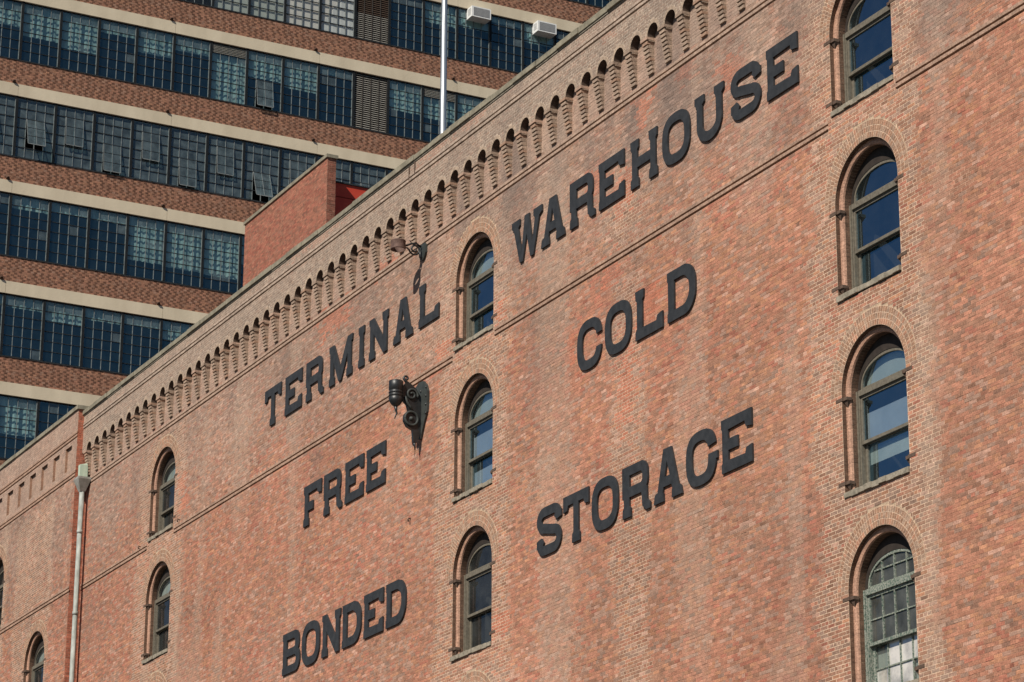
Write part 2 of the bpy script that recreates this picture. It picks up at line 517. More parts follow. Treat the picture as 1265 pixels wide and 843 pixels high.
def tints(x, z, zone='wall'):
    """brick and mortar colours for cells centred on x, z"""
    x, z = np.asarray(x, float), np.asarray(z, float)
    N = len(x)
    rep = np.zeros(N)
    jx = (fbm(x * .7, z * 1.3, 3) - .5) * .9
    for xc, a in COLS_W:
        rep = np.maximum(rep, soft(x + jx, xc - a - .85, xc + a + .72, .25) * np.clip((22.6 - z) * 2, 0, 1) * (.8 + .4 * fbm(x, z * .6, 14)))
    rep = np.maximum(rep, soft(x + jx, -45.95, -44.6, .25) * soft(z, 8, 18.9, .5) * .85)
    rep = np.maximum(rep, np.clip(1.25 - np.hypot((x + 45.3 + jx) / 1.3, (z - 20.1) / 1.2), 0, 1))
    rep = np.maximum(rep, soft(x + jx, -57.5, -50, .8) * soft(z, 19.45, 21.3, .6) * .75)
    rep = np.maximum(rep, soft(x + jx * 2, -49.0, -46.5, .8) * soft(z, 19.5, 21.8, .6) * .45)
    rep = np.clip(np.maximum(rep, np.clip(fbm(x * .3, z * .5, 9) * 2.6 - 1.6, 0, .45)), 0, 1)
    if zone == 'top':
        rep = rep * 0 + .9
    upz = np.clip((z + jx * 1.5 - 18.9) / 2.6, 0, 1)
    if zone == 'top':
        upz = upz * 0 + 1
    W = W_LOW[None] * (1 - upz[:, None]) + (W_TOP if zone == 'top' else W_UP)[None] * upz[:, None]
    W = W * (1 - rep[:, None] * .85) + W_PIER[None] * rep[:, None] * .85
    # beds of one colour run together in loose clusters
    cl = fbm(x * .55, z * 1.1, 5)
    W = W * np.stack([1 + 1.2 * (cl - .5), 1 + 2.2 * (vn(x * .3, z * .5, 7) - .5), 1 - 1.2 * (cl - .5), 1 - 1.5 * (cl - .5), np.ones(N), 1 + 2 * (vn(x * .4, z * .7, 8) - .5), np.ones(N)], 1).clip(.05)
    W /= W.sum(1)[:, None]
    k = (NP.rand(N)[:, None] > np.cumsum(W, 1)).sum(1).clip(0, 6)
    mean = (W[:, :, None] * PAL[None]).sum(1)
    b = (PAL[k] * .62 + mean * .38) * np.array([1.01, .975, .995])
    gu = (upz * .38)[:, None]
    b = b * (1 - gu) + np.array([.355, .262, .212]) * gu * NP.uniform(.8, 1.18, N)[:, None]
    b = b * np.clip(NP.normal(.97, .105, N), .66, 1.3)[:, None]
    b *= (.78 + .42 * fbm(x * .3, z * .4, 12))[:, None]
    if zone == 'wall':
        q = (z > 22.62)[:, None] * .6
        b = b * (1 - q) + np.array([.46, .335, .27]) * q
    # new brick patches
    pm = np.zeros(N)
    for px, pz, hw, hh in PATCH:
        d = np.maximum(abs(x - px) / hw, abs(z - pz) / hh)
        pm = np.maximum(pm, (d + NP.uniform(-.7, .45, N) < .85).astype(float))
    red = np.array([.53, .185, .115]) * NP.uniform(.8, 1.15, N)[:, None]
    pm = pm * np.where(z > 20.5, .6, .7)
    b = b * (1 - pm[:, None]) + red * pm[:, None]
    # mortar
    m = mean * np.array([1.16, 1.26, 1.32]) * .75 + b * .25
    m = m * (1 - upz[:, None]) + np.array([.42, .305, .24]) * upz[:, None]
    m = m * (1 - rep[:, None]) + np.array([.66, .485, .36]) * rep[:, None]
    if zone == 'top':
        m = m * .2 + np.array([.53, .445, .365]) * .8
        m = m * np.array([1.03, 1.07, 1.10])
        b = b * .45 + np.array([.315, .255, .208]) * .55 * NP.uniform(.85, 1.15, N)[:, None]
    m *= (NP.uniform(.88, 1.1, N) * np.where(rep < .3, NP.uniform(.68, 1.12, N), 1))[:, None]
    # rain and soot streaks washed down from the corbel table and from the string course
    sx = np.clip(vn(x * 1.35, z * .12, 20) * 2.4 - 1.15, 0, 1)
    st = sx * np.clip((z - 19.9) / 2.2, 0, 1) * (1 if zone != 'top' else .3) * np.clip((x + 64) / 14, .25, 1)
    st = np.maximum(st, .6 * np.clip(vn(x * .9, z * .1, 24) * 1.9 - 1.05, 0, 1) * soft(z, 17.2, 19.4, 1.2))
    for gx, gz, gl_, gw, gs in STREAK:
        st = np.maximum(st, gs * np.clip(1.35 - abs(x + jx * .35 - gx + NP.uniform(-.12, .12, N)) / gw * .75, 0, 1) * np.clip((gz - z) * 3 + .3, 0, 1) * np.clip(1 - (gz - z) / gl_, 0, 1) ** .7)
    st = np.clip(st * (.6 + .8 * fbm(x * 1.5, z * 1.2, 21)), 0, .85)[:, None]
    soot = np.array([.17, .135, .122])
    b = b * (1 - st * .75) + soot * st * .75
    m = m * (1 - st * .75) + soot * 1.2 * st * .75
    wl = np.clip(vn(x * 1.3, z * .16, 31) * 2 - 1.4, 0, .3)[:, None]
    b = b * (1 - wl) + np.array([.47, .36, .285]) * wl
    return b.clip(.02, .9), m.clip(.02, .9), rep


CH = 0.0677


def lay_courses(cells, yf, x0, x1, z0, z1, holes, zone='wall', proud=0.0022, axis='x', pick=None, fn=None, bl=.2135, joint=.006, ch=CH, cull=True):
    """run courses of brick over the rectangle, leaving out the holes (a function of the course giving blocked x-intervals)"""
    out = []
    nc = int(round((z1 - z0) / ch))
    for i in range(nc):
        za, zb = z0 + i * ch, z0 + (i + 1) * ch
        blocked = sorted(holes(za, zb)) if holes else []
        head = (i % 6 == 3)
        L = bl / 2 if head else bl
        off = (.25 if head else (.5 if i % 2 else 0.)) * bl + (R.random() - .5) * .03
        k0 = int(math.floor((x0 - off) / L)) - 1
        free = []
        c = x0
        for a, b in blocked:
            if a > c:
                free.append((c, min(a, x1)))
            c = max(c, b)
        if c < x1:
            free.append((c, x1))
        for fa, fb in free:
            k = int(math.floor((fa - off) / L))
            a = fa
            while a < fb - 1e-6:
                b = min(off + (k + 1) * L, fb)
                k += 1
                if b - a < 1e-5:
                    continue
                if fb - b < .03:
                    b = fb
                out.append((a, b, za, zb, abs((b - a) - L) < 1e-6 and not head))
                a = b
    A = np.array([(o[0], o[1], o[2], o[3]) for o in out])
    cx, cz = (A[:, 0] + A[:, 1]) / 2, (A[:, 2] + A[:, 3]) / 2
    if axis == 'x':
        P3 = np.stack([cx, np.full(len(cx), yf), cz], 1)
    else:
        P3 = np.stack([np.full(len(cx), yf), cx, cz], 1)
    if cull:
        px, py = project(P3)
        keep = (px > -170) & (px < 1435) & (py > -170) & (py < 1013)
    else:
        keep = np.ones(len(cx), bool)
    A, cx, cz, P3 = A[keep], cx[keep], cz[keep], P3[keep]
    full = np.array([o[4] for o in out])[keep]
    b, m, rep = fn(cx, cz) if fn else tints(cx, cz, zone)
    chosen = set()
    if pick:
        e = P3.copy()
        e[:, 0] += .1
        px, py = project(P3)
        qx, qy = project(e)
        s = np.hypot(qx - px, qy - py)
        s[(px < 4) | (px > 1261) | (py < 3) | (py > 840) | ~full] = 0
        chosen = set(np.argsort(-s)[:pick].tolist())
    singles = []
    hh = proud + NP.uniform(-.0008, .0008, len(A)) + (NP.rand(len(A)) < .12) * NP.uniform(.0, .003, len(A))
    jj = joint * (.75 + .5 * rep)
    for i, (a, bb, za, zb) in enumerate(A):
        if axis == 'x':
            c = [(a, yf, za), (bb, yf, za), (bb, yf, zb), (a, yf, zb)]
        else:
            c = [(yf, a, za), (yf, bb, za), (yf, bb, zb), (yf, a, zb)]
        cells.cell(c, hh[i], jj[i] * 1.1, jj[i], b[i], m[i], (bb - a > .028) and i not in chosen)
        if i in chosen:
            singles.append((a, za, b[i]))
    return singles


def outline(xc, a, z0, zs, zstep=CH, arc=.066, y=0.):
    """left jamb up, round the arch and down the right jamb"""
    n = max(1, int(round((zs - z0) / zstep)))
    k = max(8, int(round(PI * a / arc)))
    p = [(xc - a, y, z0 + (zs - z0) * i / n) for i in range(n)]
    p += [(xc - a * math.cos(PI * i / k), y, zs + a * math.sin(PI * i / k)) for i in range(k + 1)]
    p += [(xc + a, y, zs - (zs - z0) * (i + 1) / n) for i in range(n)]
    return p


def outline2(xc, a, z0, zs, nv, na, y):
    p = [(xc - a, y, z0 + (zs - z0) * i / nv) for i in range(nv)]
    p += [(xc - a * math.cos(PI * i / na), y, zs + a * math.sin(PI * i / na)) for i in range(na + 1)]
    p += [(xc + a, y, zs - (zs - z0) * (i + 1) / nv) for i in range(nv)]
    return p


def jamb_cells(cells, A, B, bc, mc, h=.003, j=.005, var=.15):
    for i in range(len(A) - 1):
        f = R.uniform(1 - var, 1 + var)
        g = R.uniform(.92, 1.06)
        cells.cell([A[i], B[i], B[i + 1], A[i + 1]], h, .001, j, tuple(c * f for c in bc), tuple(c * g for c in mc))


def rings(cells, xc, a, zs, y, nring=3, rw=.106, jm=(.66, .49, .365)):
    for r in range(nring):
        r0, r1 = a + r * rw, a + (r + 1) * rw
        n = int(round(PI * (r0 + rw / 2) / .0665))
        for i in range(n):
            t0, t1 = PI * i / n, PI * (i + 1) / n
            q = [(xc + rr * math.cos(t), y - .0012, zs + rr * math.sin(t)) for rr, t in ((r0, t0), (r1, t0), (r1, t1), (r0, t1))]
            c = PAL[R.choice([2, 2, 3, 0, 3, 2, 6])] * .55 + np.array([.36, .22, .15]) * .45
            c = c * R.uniform(.88, 1.14)
            f = R.uniform(.9, 1.08)
            cells.cell(q, .002 + R.uniform(-.0006, .0006), .006, .0055, tuple(c), tuple(v * f for v in jm))
    R1 = a + nring * rw
    n = 30
    for i in range(n):
        t0, t1 = PI * i / n, PI * (i + 1) / n
        q = [(xc + rr * math.cos(t), y + .003, zs + rr * math.sin(t)) for rr, t in ((a, t0), (R1 + .17, t0), (R1 + .17, t1), (a, t1))]
        cells.cell(q, .0, .0, .0, jm, (.52, .385, .275), False)


ZG = 7.0


def snap(z):
    return ZG + round((z - ZG) / CH) * CH


def hole_fn(wins, extra=0.318, rects=()):
    def f(za, zb):
        r = []
        for (xc, a, zsill, zs) in wins:
            RR = a + extra
            if za >= zs - 1e-6:
                d = za - zs
                if d < RR:
                    hw = math.sqrt(RR * RR - d * d)
                    r.append((xc - hw, xc + hw))
            elif zb > zsill - .09 + 1e-6:
                r.append((xc - a, xc + a))
        for (ra, rb, rc, rd) in rects:
            if zb > rc + 1e-6 and za < rd - 1e-6:
                r.append((ra, rb))
        return r
    return f


def back_sheet(mb, y, x0, x1, z0, z1, wins):
    """plain wall behind the bricks with the window openings cut out"""
    loops = [[Vector((x0, z0, 0)), Vector((x1, z0, 0)), Vector((x1, z1, 0)), Vector((x0, z1, 0))]]
    for (xc, a, zsill, zs) in wins:
        loops.append([Vector((p[0], p[2], 0)) for p in outline2(xc, a + .03, zsill - .05, zs, 1, 24, 0)])
    pts = [p for l in loops for p in l]
    for tri in tessellate_polygon(loops):
        q = [pts[i] for i in tri]
        if (q[1] - q[0]).cross(q[2] - q[0]).z < 0:
            q.reverse()
        mb.add([(p.x, y, p.y) for p in q], [(0, 1, 2)])


# ------------------------------------------------------------------ the setting
g = MB()
g.box((-3000, -3000, -2.1), (3000, 3000, -1.85))
o = g.build("ground", M['asphalt'])
o['kind'] = 'structure'
g = MB()
g.box((-400, -4, -1.85), (400, 21.9, -1.70))
o = g.build("road", M['asphalt'])
o['kind'] = 'structure'
g = MB()
g.box((-400, 21.9, -1.85), (400, 26.4, -1.56))
o = g.build("pavement", M['pavement'])
o['kind'] = 'structure'

# ------------------------------------------------------------------ the warehouse
WH = thing("warehouse", "red brick warehouse with arched windows, corbelled cornice and big dark lettering", "building", (-56, 26, -1.56))
bw = Cells()
YF = 26.0
XL, XR = -77.60, -29.0
cols = [(-37.05, .94), (-51.94, .92), (-71.02, .94)]
rows = [(19.50, 20.96), (16.06, 17.67), (12.58, 14.28), (9.10, 10.83)]
wins = []
for ci, (xc, a) in enumerate(cols):
    for ri, (zsill, zs) in enumerate(rows):
        wins.append((xc, a, zsill, snap(zs)))
edges = [XL] + [v for (xc, a) in reversed(cols) for v in (xc - a - .12, xc + a + .06)] + [XR]
STR_WH = [(edges[i], edges[i + 1], snap(19.36)) for i in range(0, len(edges), 2)] + [(XL, XR, snap(22.60))]
hf = hole_fn(wins, rects=[(a, b, z - 3 * CH, z) for a, b, z in STR_WH])
singles = lay_courses(bw, YF, XL, XR, ZG, ZG + CH * 252, hf, pick=300)

PINK = (.46, .275, .20)
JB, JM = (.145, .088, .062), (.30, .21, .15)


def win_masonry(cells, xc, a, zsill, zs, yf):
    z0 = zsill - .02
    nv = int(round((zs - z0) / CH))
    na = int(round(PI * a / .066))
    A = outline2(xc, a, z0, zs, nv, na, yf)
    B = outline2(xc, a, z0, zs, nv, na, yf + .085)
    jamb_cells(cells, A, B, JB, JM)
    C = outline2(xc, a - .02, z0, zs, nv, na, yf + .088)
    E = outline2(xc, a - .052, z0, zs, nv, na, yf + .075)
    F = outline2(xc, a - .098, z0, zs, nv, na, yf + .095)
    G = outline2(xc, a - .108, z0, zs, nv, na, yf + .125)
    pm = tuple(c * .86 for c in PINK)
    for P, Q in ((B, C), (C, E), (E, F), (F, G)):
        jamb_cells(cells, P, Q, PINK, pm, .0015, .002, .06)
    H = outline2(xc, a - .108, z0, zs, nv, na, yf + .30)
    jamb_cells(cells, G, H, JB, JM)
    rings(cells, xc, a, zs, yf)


def pane_quad(mb, x0, x1, z0, z1, y, mi=0):
    mb.quad([(x0, y, z0), (x1, y, z0), (x1, y, z1), (x0, y, z1)], mi)


def make_window(parent, xc, a, zsill, zs, yf, style, zm, shades=(), low=False):
    a2 = a - .112
    a3 = a2 - .075
    y0 = yf + .235
    z0 = zsill
    fm = M['frame_green'] if style == 'lites' else M['frame']
    f = MB()
    for sg in (-1, 1):
        for (ra, rb, ya, yb) in ((a3, a2 + .004, y0, y0 + .11), (a3 + .03, a2 + .004, y0 - .022, y0 - .001)):
            xa, xb = sorted((xc + sg * ra, xc + sg * rb))
            f.box((xa, ya, z0), (xb, yb, zs + .046))
    f.box((xc - a3, y0 - .025, zs - .055), (xc + a3, y0 + .11, zs + .045))
    wobj = f.build("window", fm, parent, origin=(xc, yf, z0))
    # sill
    s = MB()
    n = 9
    for i in range(n):
        x0, x1 = xc - a - .0 + 2 * a * i / n, xc - a + 2 * a * (i + 1) / n
        d = R.uniform(-.02, .012)
        s.box((x0, yf - .035 + d, z0 - .088 - R.uniform(0, .02)), (x1 + .001 * (i % 2), yf + .36, z0 - R.uniform(.0, .012)))
    s.build("sill", M['sill'], wobj, origin=(xc, yf, z0 - .05))
    ar = a3 - .05

    def sash(name, x0, x1, za, zb, ya, yb, bw_, nx, nz, gm):
        m = MB()
        m.box((x0, ya, za), (x0 + bw_, yb, zb))
        m.box((x1 - bw_, ya, za), (x1, yb, zb))
        m.box((x0 + bw_, ya, za), (x1 - bw_, yb, za + bw_ * 1.1))
        m.box((x0 + bw_, ya, zb - bw_), (x1 - bw_, yb, zb))
        X0, X1, Z0, Z1 = x0 + bw_, x1 - bw_, za + bw_ * 1.1, zb - bw_
        for i in range(1, nx):
            xx = X0 + (X1 - X0) * i / nx
            m.box((xx - .011, ya + .004, Z0), (xx + .011, yb - .004, Z1))
        for i in range(1, nz):
            zz = Z0 + (Z1 - Z0) * i / nz
            m.box((X0, ya + .006, zz - .011), (X1, yb - .006, zz + .011))
        m.build(name, fm, wobj, origin=(xc, ya, (za + zb) / 2))
        yc = (ya + yb) / 2 + .008
        for i in range(nx):
            for k in range(nz):
                q = MB()
                t = R.uniform(-.003, .003)
                u = R.uniform(-.003, .003)
                xa, xb = X0 + (X1 - X0) * i / nx, X0 + (X1 - X0) * (i + 1) / nx
                zc, zd = Z0 + (Z1 - Z0) * k / nz, Z0 + (Z1 - Z0) * (k + 1) / nz
                q.quad([(xa, yc + t, zc), (xb, yc + u, zc), (xb, yc - t, zd), (xa, yc - u, zd)])
                gg = gm[(i + k * 3) % len(gm)] if isinstance(gm, list) else gm
                q.build("pane", gg, wobj, origin=(xa, yc, zc))
    lite = style == 'lites'
    G = M['glass_old'] if lite else (M['glass_low'] if low else M['glass'])
    # upper and lower sliding sashes
    sash("sash", xc - a3 + .004, xc + a3 - .004, zm - .03, zs - .056, y0 + .015, y0 + .055, .05, 4 if lite else 1, 2 if lite else 1, G)
    sash("sash", xc - a3 + .004, xc + a3 - .004, z0 + .002, zm + .025, y0 + .085, y0 + .125, .055, 4 if lite else 1, 2 if lite else 1,
         [M['glass_white'], M['glass_white'], M['glass_white'], M['glass_old'], M['glass_white']] if lite else G)
    # arched fanlight
    fl = MB()
    na = 26

    EH = .56

    def half(r, y, zb=0.046):
        return [(xc - r * math.cos(PI * i / na), y, zs + zb + (EH - zb - (a3 - r)) * max(math.sin(PI * i / na), 0.0) ** .8) for i in range(na + 1)]
    fl.strip(half(a3, y0 + .03), half(ar, y0 + .03, .09))
    fl.strip(half(ar, y0 + .03, .09), half(ar, y0 + .08, .09))
    fl.box((xc - a3 + .05, y0 + .031, zs + .046), (xc + a3 - .05, y0 + .078, zs + .092))
    hd = MB()
    hd.strip([(xc - (a2 + .01) * math.cos(PI * i / na), y0 + .02, zs + .046 + (a2 + .01) * math.sin(PI * i / na)) for i in range(na + 1)], half(a3 - .001, y0 + .022))
    hd.build("arch_head", M['head'], wobj, origin=(xc, y0, zs))
    if lite:
        for i in (1, 2, 3):
            xx = xc - ar + 2 * ar * i / 4
            fl.box((xx - .011, y0 + .033, zs + .09), (xx + .011, y0 + .074, zs + .09 + (EH - .14) * math.sqrt(max(1 - ((xx - xc) / ar) ** 2, .01))))
        fl.box((xc - ar * .80, y0 + .034, zs + .32), (xc + ar * .80, y0 + .072, zs + .342))
    fl.build("fanlight_sash", fm, wobj, origin=(xc, y0, zs))
    q = MB()
    pts = half(ar + .004, y0 + .058, .088)[::-1]
    q.add(pts, [tuple(range(len(pts)))])
    q.build("pane", G, wobj, origin=(xc, y0, zs))
    # room behind
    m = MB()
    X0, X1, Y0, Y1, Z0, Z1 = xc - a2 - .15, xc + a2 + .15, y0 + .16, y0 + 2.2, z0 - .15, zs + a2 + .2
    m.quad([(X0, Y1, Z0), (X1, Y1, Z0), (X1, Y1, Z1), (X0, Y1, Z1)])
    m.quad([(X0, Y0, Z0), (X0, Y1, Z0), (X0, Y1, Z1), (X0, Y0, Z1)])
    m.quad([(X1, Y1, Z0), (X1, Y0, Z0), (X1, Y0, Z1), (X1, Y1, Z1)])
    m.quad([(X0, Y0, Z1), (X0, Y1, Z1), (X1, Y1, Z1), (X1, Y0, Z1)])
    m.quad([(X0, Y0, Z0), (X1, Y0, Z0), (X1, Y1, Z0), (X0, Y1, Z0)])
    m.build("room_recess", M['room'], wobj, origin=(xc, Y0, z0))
    for sh in shades:
        kind, za, zb = sh[:3]
        if kind == 'arch':
            q = MB()
            pts = half(ar + .03, y0 + .135, .02)[::-1]
            q.add(pts, [tuple(range(len(pts)))])
            q.build("shade", M['shade'], wobj, origin=(xc, y0, zs))
        else:
            q = MB()
            q.quad([(xc - a3, y0 + .15, za), (xc + a3, y0 + .15, za), (xc + a3, y0 + .152, zb), (xc - a3, y0 + .152, zb)])
            q.build("shade", M['shade_blue'] if kind == 'blue' else M['shade'], wobj, origin=(xc, y0, za))
    # iron shutter blocks let into the jambs
    for zb_ in (zs - .09, z0 + .17):
        for sg in (-1, 1):
            m = MB()
            e = xc + sg * a
            xa, xb = sorted((e + sg * .17, e - sg * .03))
            m.box((xa, yf - .009, zb_ - .03), (xb, yf + .06, zb_ + .03))
            xa, xb = sorted((e - sg * .005, e - sg * .13))
            m.box((xa, yf + .012, zb_ - .028), (xb, yf + .12, zb_ + .028))
            m.add([(xa, yf + .03, zb_ - .03), (xb, yf + .03, zb_ - .03), ((xa + xb) / 2, yf + .075, zb_ - .15), (xa, yf + .09, zb_ - .03), (xb, yf + .09, zb_ - .03)],
                  [(0, 2, 1), (1, 2, 4), (4, 2, 3), (3, 2, 0)])
            m.build("shutter_block", M['block'], wobj, origin=(e, yf, zb_))
    return wobj


LOWG = {(1, 2), (1, 3), (2, 0), (2, 1), (2, 2), (2, 3)}
MEET = [20.19, 16.87, 13.44, 9.98]
SH = {(0, 2): [('arch', 0, 0), ('blue', 13.3, 13.98), ('green', 13.06, 13.36)], (1, 0): [('arch', 0, 0)], (1, 1): [('arch', 0, 0), ('blue', 16.93, 17.42), ('blue', 16.1, 16.62)], (1, 2): [],
      (2, 0): [('arch', 0, 0)], (2, 1): [('arch', 0, 0)], (0, 3): [('green', 9.1, 9.9)]}
for ci, (xc, a) in enumerate(cols):
    for ri, (zsill, zs) in enumerate(rows):
        zs = snap(zs)
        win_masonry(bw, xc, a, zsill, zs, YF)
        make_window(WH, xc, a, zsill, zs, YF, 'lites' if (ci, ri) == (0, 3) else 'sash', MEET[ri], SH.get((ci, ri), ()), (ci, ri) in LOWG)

# --- corbel table and cornice
P = .18
YC = YF - P
ASP, ARX, AR, ASZ = .6765, -76.99, .205, 23.375
KA = [k for k in range(0, 58) if ARX + ASP * k < -38.2]
XCR = ARX + ASP * (KA[-1] + .5)
arch_w = [(ARX + ASP * k, AR, ASZ - .2, ASZ) for k in KA]
TCH = .0655
STR_TOP = ASZ + TCH * 14
top_holes = lambda za, zb: [(XL, XCR)] if STR_TOP - 3 * TCH - 1e-4 < za and zb < STR_TOP + 1e-4 else [(xc - math.sqrt(max((AR + .07) ** 2 - max(za - ASZ, 0) ** 2, 0)), xc + math.sqrt(max((AR + .07) ** 2 - max(za - ASZ, 0) ** 2, 0)))
                            for (xc, a, _, zs) in arch_w if za - ASZ < AR + .07]
topfn = lambda x, z: tints(x, z, 'top')
lay_courses(bw, YC, XL, XCR, ASZ, ASZ + TCH * 18, top_holes, 'top', .0025, fn=topfn, ch=TCH)
ZCO = ASZ + TCH * 18
for (xc, a, _, zs) in arch_w:
    n = 13
    for i in range(n):
        t0, t1 = PI * i / n, PI * (i + 1) / n
        q = [(xc + rr * math.cos(t), YC - .001, zs + rr * math.sin(t)) for rr, t in ((AR, t0), (AR + .075, t0), (AR + .075, t1), (AR, t1))]
        c = np.array([.40, .305, .235]) * R.uniform(.8, 1.12)
        bw.cell(q, .0015, .004, .005, tuple(c), (.52, .42, .33))
    for i in range(12):
        t0, t1 = PI * i / 12, PI * (i + 1) / 12
        q = [(xc + rr * math.cos(t), YC + .003, zs + rr * math.sin(t)) for rr, t in ((AR, t0), (AR + .19, t0), (AR + .19, t1), (AR, t1))]
        bw.cell(q, .0, .0, .0, (.4, .3, .25), (.46, .36, .29), False)
# back wall of the arcade recesses above the main courses is carried by the main courses themselves
bw.build("brickwork", WH, kind="stuff")

# single bricks that show largest
var = {}
for i, (a, za, c) in enumerate(singles):
    key = (round(c[0] * 14), round(c[1] * 18))
    if key not in var:
        m = MB()
        e = .006
        L = .2135 - 2 * e
        Hh = CH - 2 * e
        h = .0025
        m.add([(0, 0, 0), (L, 0, 0), (L, 0, Hh), (0, 0, Hh), (.002, -h, .002), (L - .002, -h, .002), (L - .002, -h, Hh - .002), (.002, -h, Hh - .002)],
              [(4, 5, 6, 7), (0, 1, 5, 4), (1, 2, 6, 5), (2, 3, 7, 6), (3, 0, 4, 7)])
        me = m.mesh("brick", M['masonry'])
        set_tint(me, np.repeat(np.array(c)[None], 5, 0))
        var[key] = me
    p = wloc(WH)
    o = link("brick", var[key], WH, (a + .006 - p.x, YF + R.uniform(-.0008, .0008) - p.y, za + .006 - p.z))
    o.rotation_euler = (R.uniform(-.008, .008), 0, R.uniform(-.003, .003))

# corbels below the arcade, one stepped bracket between each pair of arches
CV = []
CW = .20
CTOP = ASP - 2 * AR
for vnum in range(4):
    m = MB()
    cc = []
    ns = 9
    hgt = ASZ - 22.62
    for s_ in range(ns):
        z0, z1 = hgt * s_ / ns, hgt * (s_ + 1) / ns
        d = .03 + (P - .03) * (s_ + 1) / ns
        wv = CW / 2
        if s_ == ns - 1:
            d = P + .006
            wv = CTOP / 2
        t = (PAL[R.choice([2, 3, 3, 4, 3])] * .55 + np.array([.38, .29, .225]) * .45) * R.uniform(.85, 1.1)
        m.box((-wv, -d, z0 + .026), (wv, .02, z1))
        cc += [t] * 6
        m.box((-wv + .004, -d + .05, z0), (wv - .004, .02, z0 + .026))
        cc += [np.array([.36, .28, .22])] * 6
    me = m.mesh("corbel", M['masonry'])
    set_tint(me, np.array(cc))
    CV.append(me)
pw = wloc(WH)
for k in KA:
    xm = ARX + ASP * (k - .5)
    if xm - CW / 2 < XL:
        continue
    link("corbel", CV[k % 4 if R.random() < .7 else R.randrange(4)], WH, (xm - pw.x, YF - .004 - pw.y, 22.62 - pw.z))
# arch soffits
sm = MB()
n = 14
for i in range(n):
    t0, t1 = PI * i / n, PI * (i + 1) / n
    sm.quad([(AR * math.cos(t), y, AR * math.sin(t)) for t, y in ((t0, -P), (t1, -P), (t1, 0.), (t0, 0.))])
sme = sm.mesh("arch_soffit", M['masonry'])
set_tint(sme, np.repeat(np.array([[.10, .07, .055]]), n, 0))  # soffit tint set very dark to deepen the shade in the arches
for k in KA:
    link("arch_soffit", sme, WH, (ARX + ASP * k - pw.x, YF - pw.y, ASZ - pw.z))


# string courses: two bands of thin brick, each over a slot cut deep for a dark shade line
def string(parent, x0, x1, z, y, tone=(.40, .265, .20), pr=.014, ch=CH):
    m = MB()
    cc = []
    h, gap = ch * 1.5 * .60, ch * 1.5 * .40
    dp_ = .115
    for k, zz in enumerate((z - h, z - 2 * h - gap)):
        a = x0
        while a < x1 - 1e-6:
            b = min(a + .215, x1)
            m.box((a + .001, y - pr + R.uniform(-.002, .002), zz), (b - .001, y + dp_ + .02, zz + h))
            cc += [np.array(tone) * R.uniform(.84, 1.1)] * 6
            a = b
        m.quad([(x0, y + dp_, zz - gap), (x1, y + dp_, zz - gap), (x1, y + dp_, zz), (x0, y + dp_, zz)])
        cc += [np.array([.13, .09, .068])]  # slot back coloured dark to strengthen the shade line
    # returns of the slot at both ends and its floor
    for xe in (x0, x1):
        m.quad([(xe, y, z - 2 * h - 2 * gap), (xe, y + dp_, z - 2 * h - 2 * gap), (xe, y + dp_, z), (xe, y, z)])
        cc += [np.array(tone)]
    m.quad([(x0, y, z - 2 * h - 2 * gap), (x1, y, z - 2 * h - 2 * gap), (x1, y + dp_, z - 2 * h - 2 * gap), (x0, y + dp_, z - 2 * h - 2 * gap)])
    cc += [np.array(tone)]
    pw_ = wloc(parent)
    og = Vector(((x0 + x1) / 2, y, z))
    me = m.mesh("string_course", M['masonry'], og)
    set_tint(me, np.array(cc))
    return link("string_course", me, parent, og - pw_)


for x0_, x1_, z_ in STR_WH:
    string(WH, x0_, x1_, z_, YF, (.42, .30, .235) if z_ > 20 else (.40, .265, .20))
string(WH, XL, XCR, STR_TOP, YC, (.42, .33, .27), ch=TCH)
# coping stones along the parapet
x = XL
while x < XR:
    L = R.uniform(.85, 1.25)
    m = MB()
    xe = min(x + L, XR)
    d = R.uniform(-.012, .012)
    m.box((x + .004, YC - .055 + d, ZCO), (xe - .004, YF + .45, ZCO + .125 + R.uniform(-.012, .012)))
    m.build("coping_stone", M['coping'], WH, origin=(x, YF, ZCO))
    x = xe
m = MB()
m.box((XL, YC - .02, ZCO - .04), (XCR, YC + .1, ZCO - .001))
m.build("cornice_bed", M['sill'], WH)
for bx, bz in ((-54.98, 24.33), (-54.68, 24.36)):
    m = MB()
    m.box((bx - .018, YC - .022, bz - .16), (bx + .018, YC - .004, bz + .16))
    m.build("iron_strap", M['block'], WH, origin=(bx, YC, bz))
for bx, bz in ((-55.02, 16.12), (-72.6, 19.42), (-69.6, 19.5)):
    m = MB()
    m.tube([(bx, YF + .02, bz), (bx, YF - .05, bz), (bx + .01, YF - .07, bz - .04), (bx + .01, YF - .05, bz - .08)], .018, 6)
    m.build("wall_hook", M['block'], WH, origin=(bx, YF, bz))
# wall body behind the brick skin, roof, far walls
m = MB()
back_sheet(m, YF + .12, XL, XR, -1.56, ZCO - .02, wins)
m.quad([(XR, YF, -1.56), (-14, YF, -1.56), (-14, YF, 24.3), (XR, YF, 24.3)])
m.quad([(XL, YC + .10, ASZ + .45), (XR, YC + .10, ASZ + .45), (XR, YC + .10, ZCO), (XL, YC + .10, ZCO)])
m.quad([(XL, YF + .44, 23.6), (XL, YF + .44, ZCO), (-14, YF + .44, ZCO), (-14, YF + .44, 23.6)])
m.quad([(-14, YF, -1.56), (-14, 62, -1.56), (-14, 62, 24.3), (-14, YF, 24.3)], 1)
m.quad([(-14, 62, -1.56), (XL, 62, -1.56), (XL, 62, 24.3), (-14, 62, 24.3)])
m.build("wall_body", [M['plain_x'], M['plain_y']], WH)
m = MB()
m.quad([(XL, YF + .44, 23.75), (-14, YF + .44, 23.75), (-14, 62, 23.75), (XL, 62, 23.75)])
m.build("roof", M['roof'], WH)

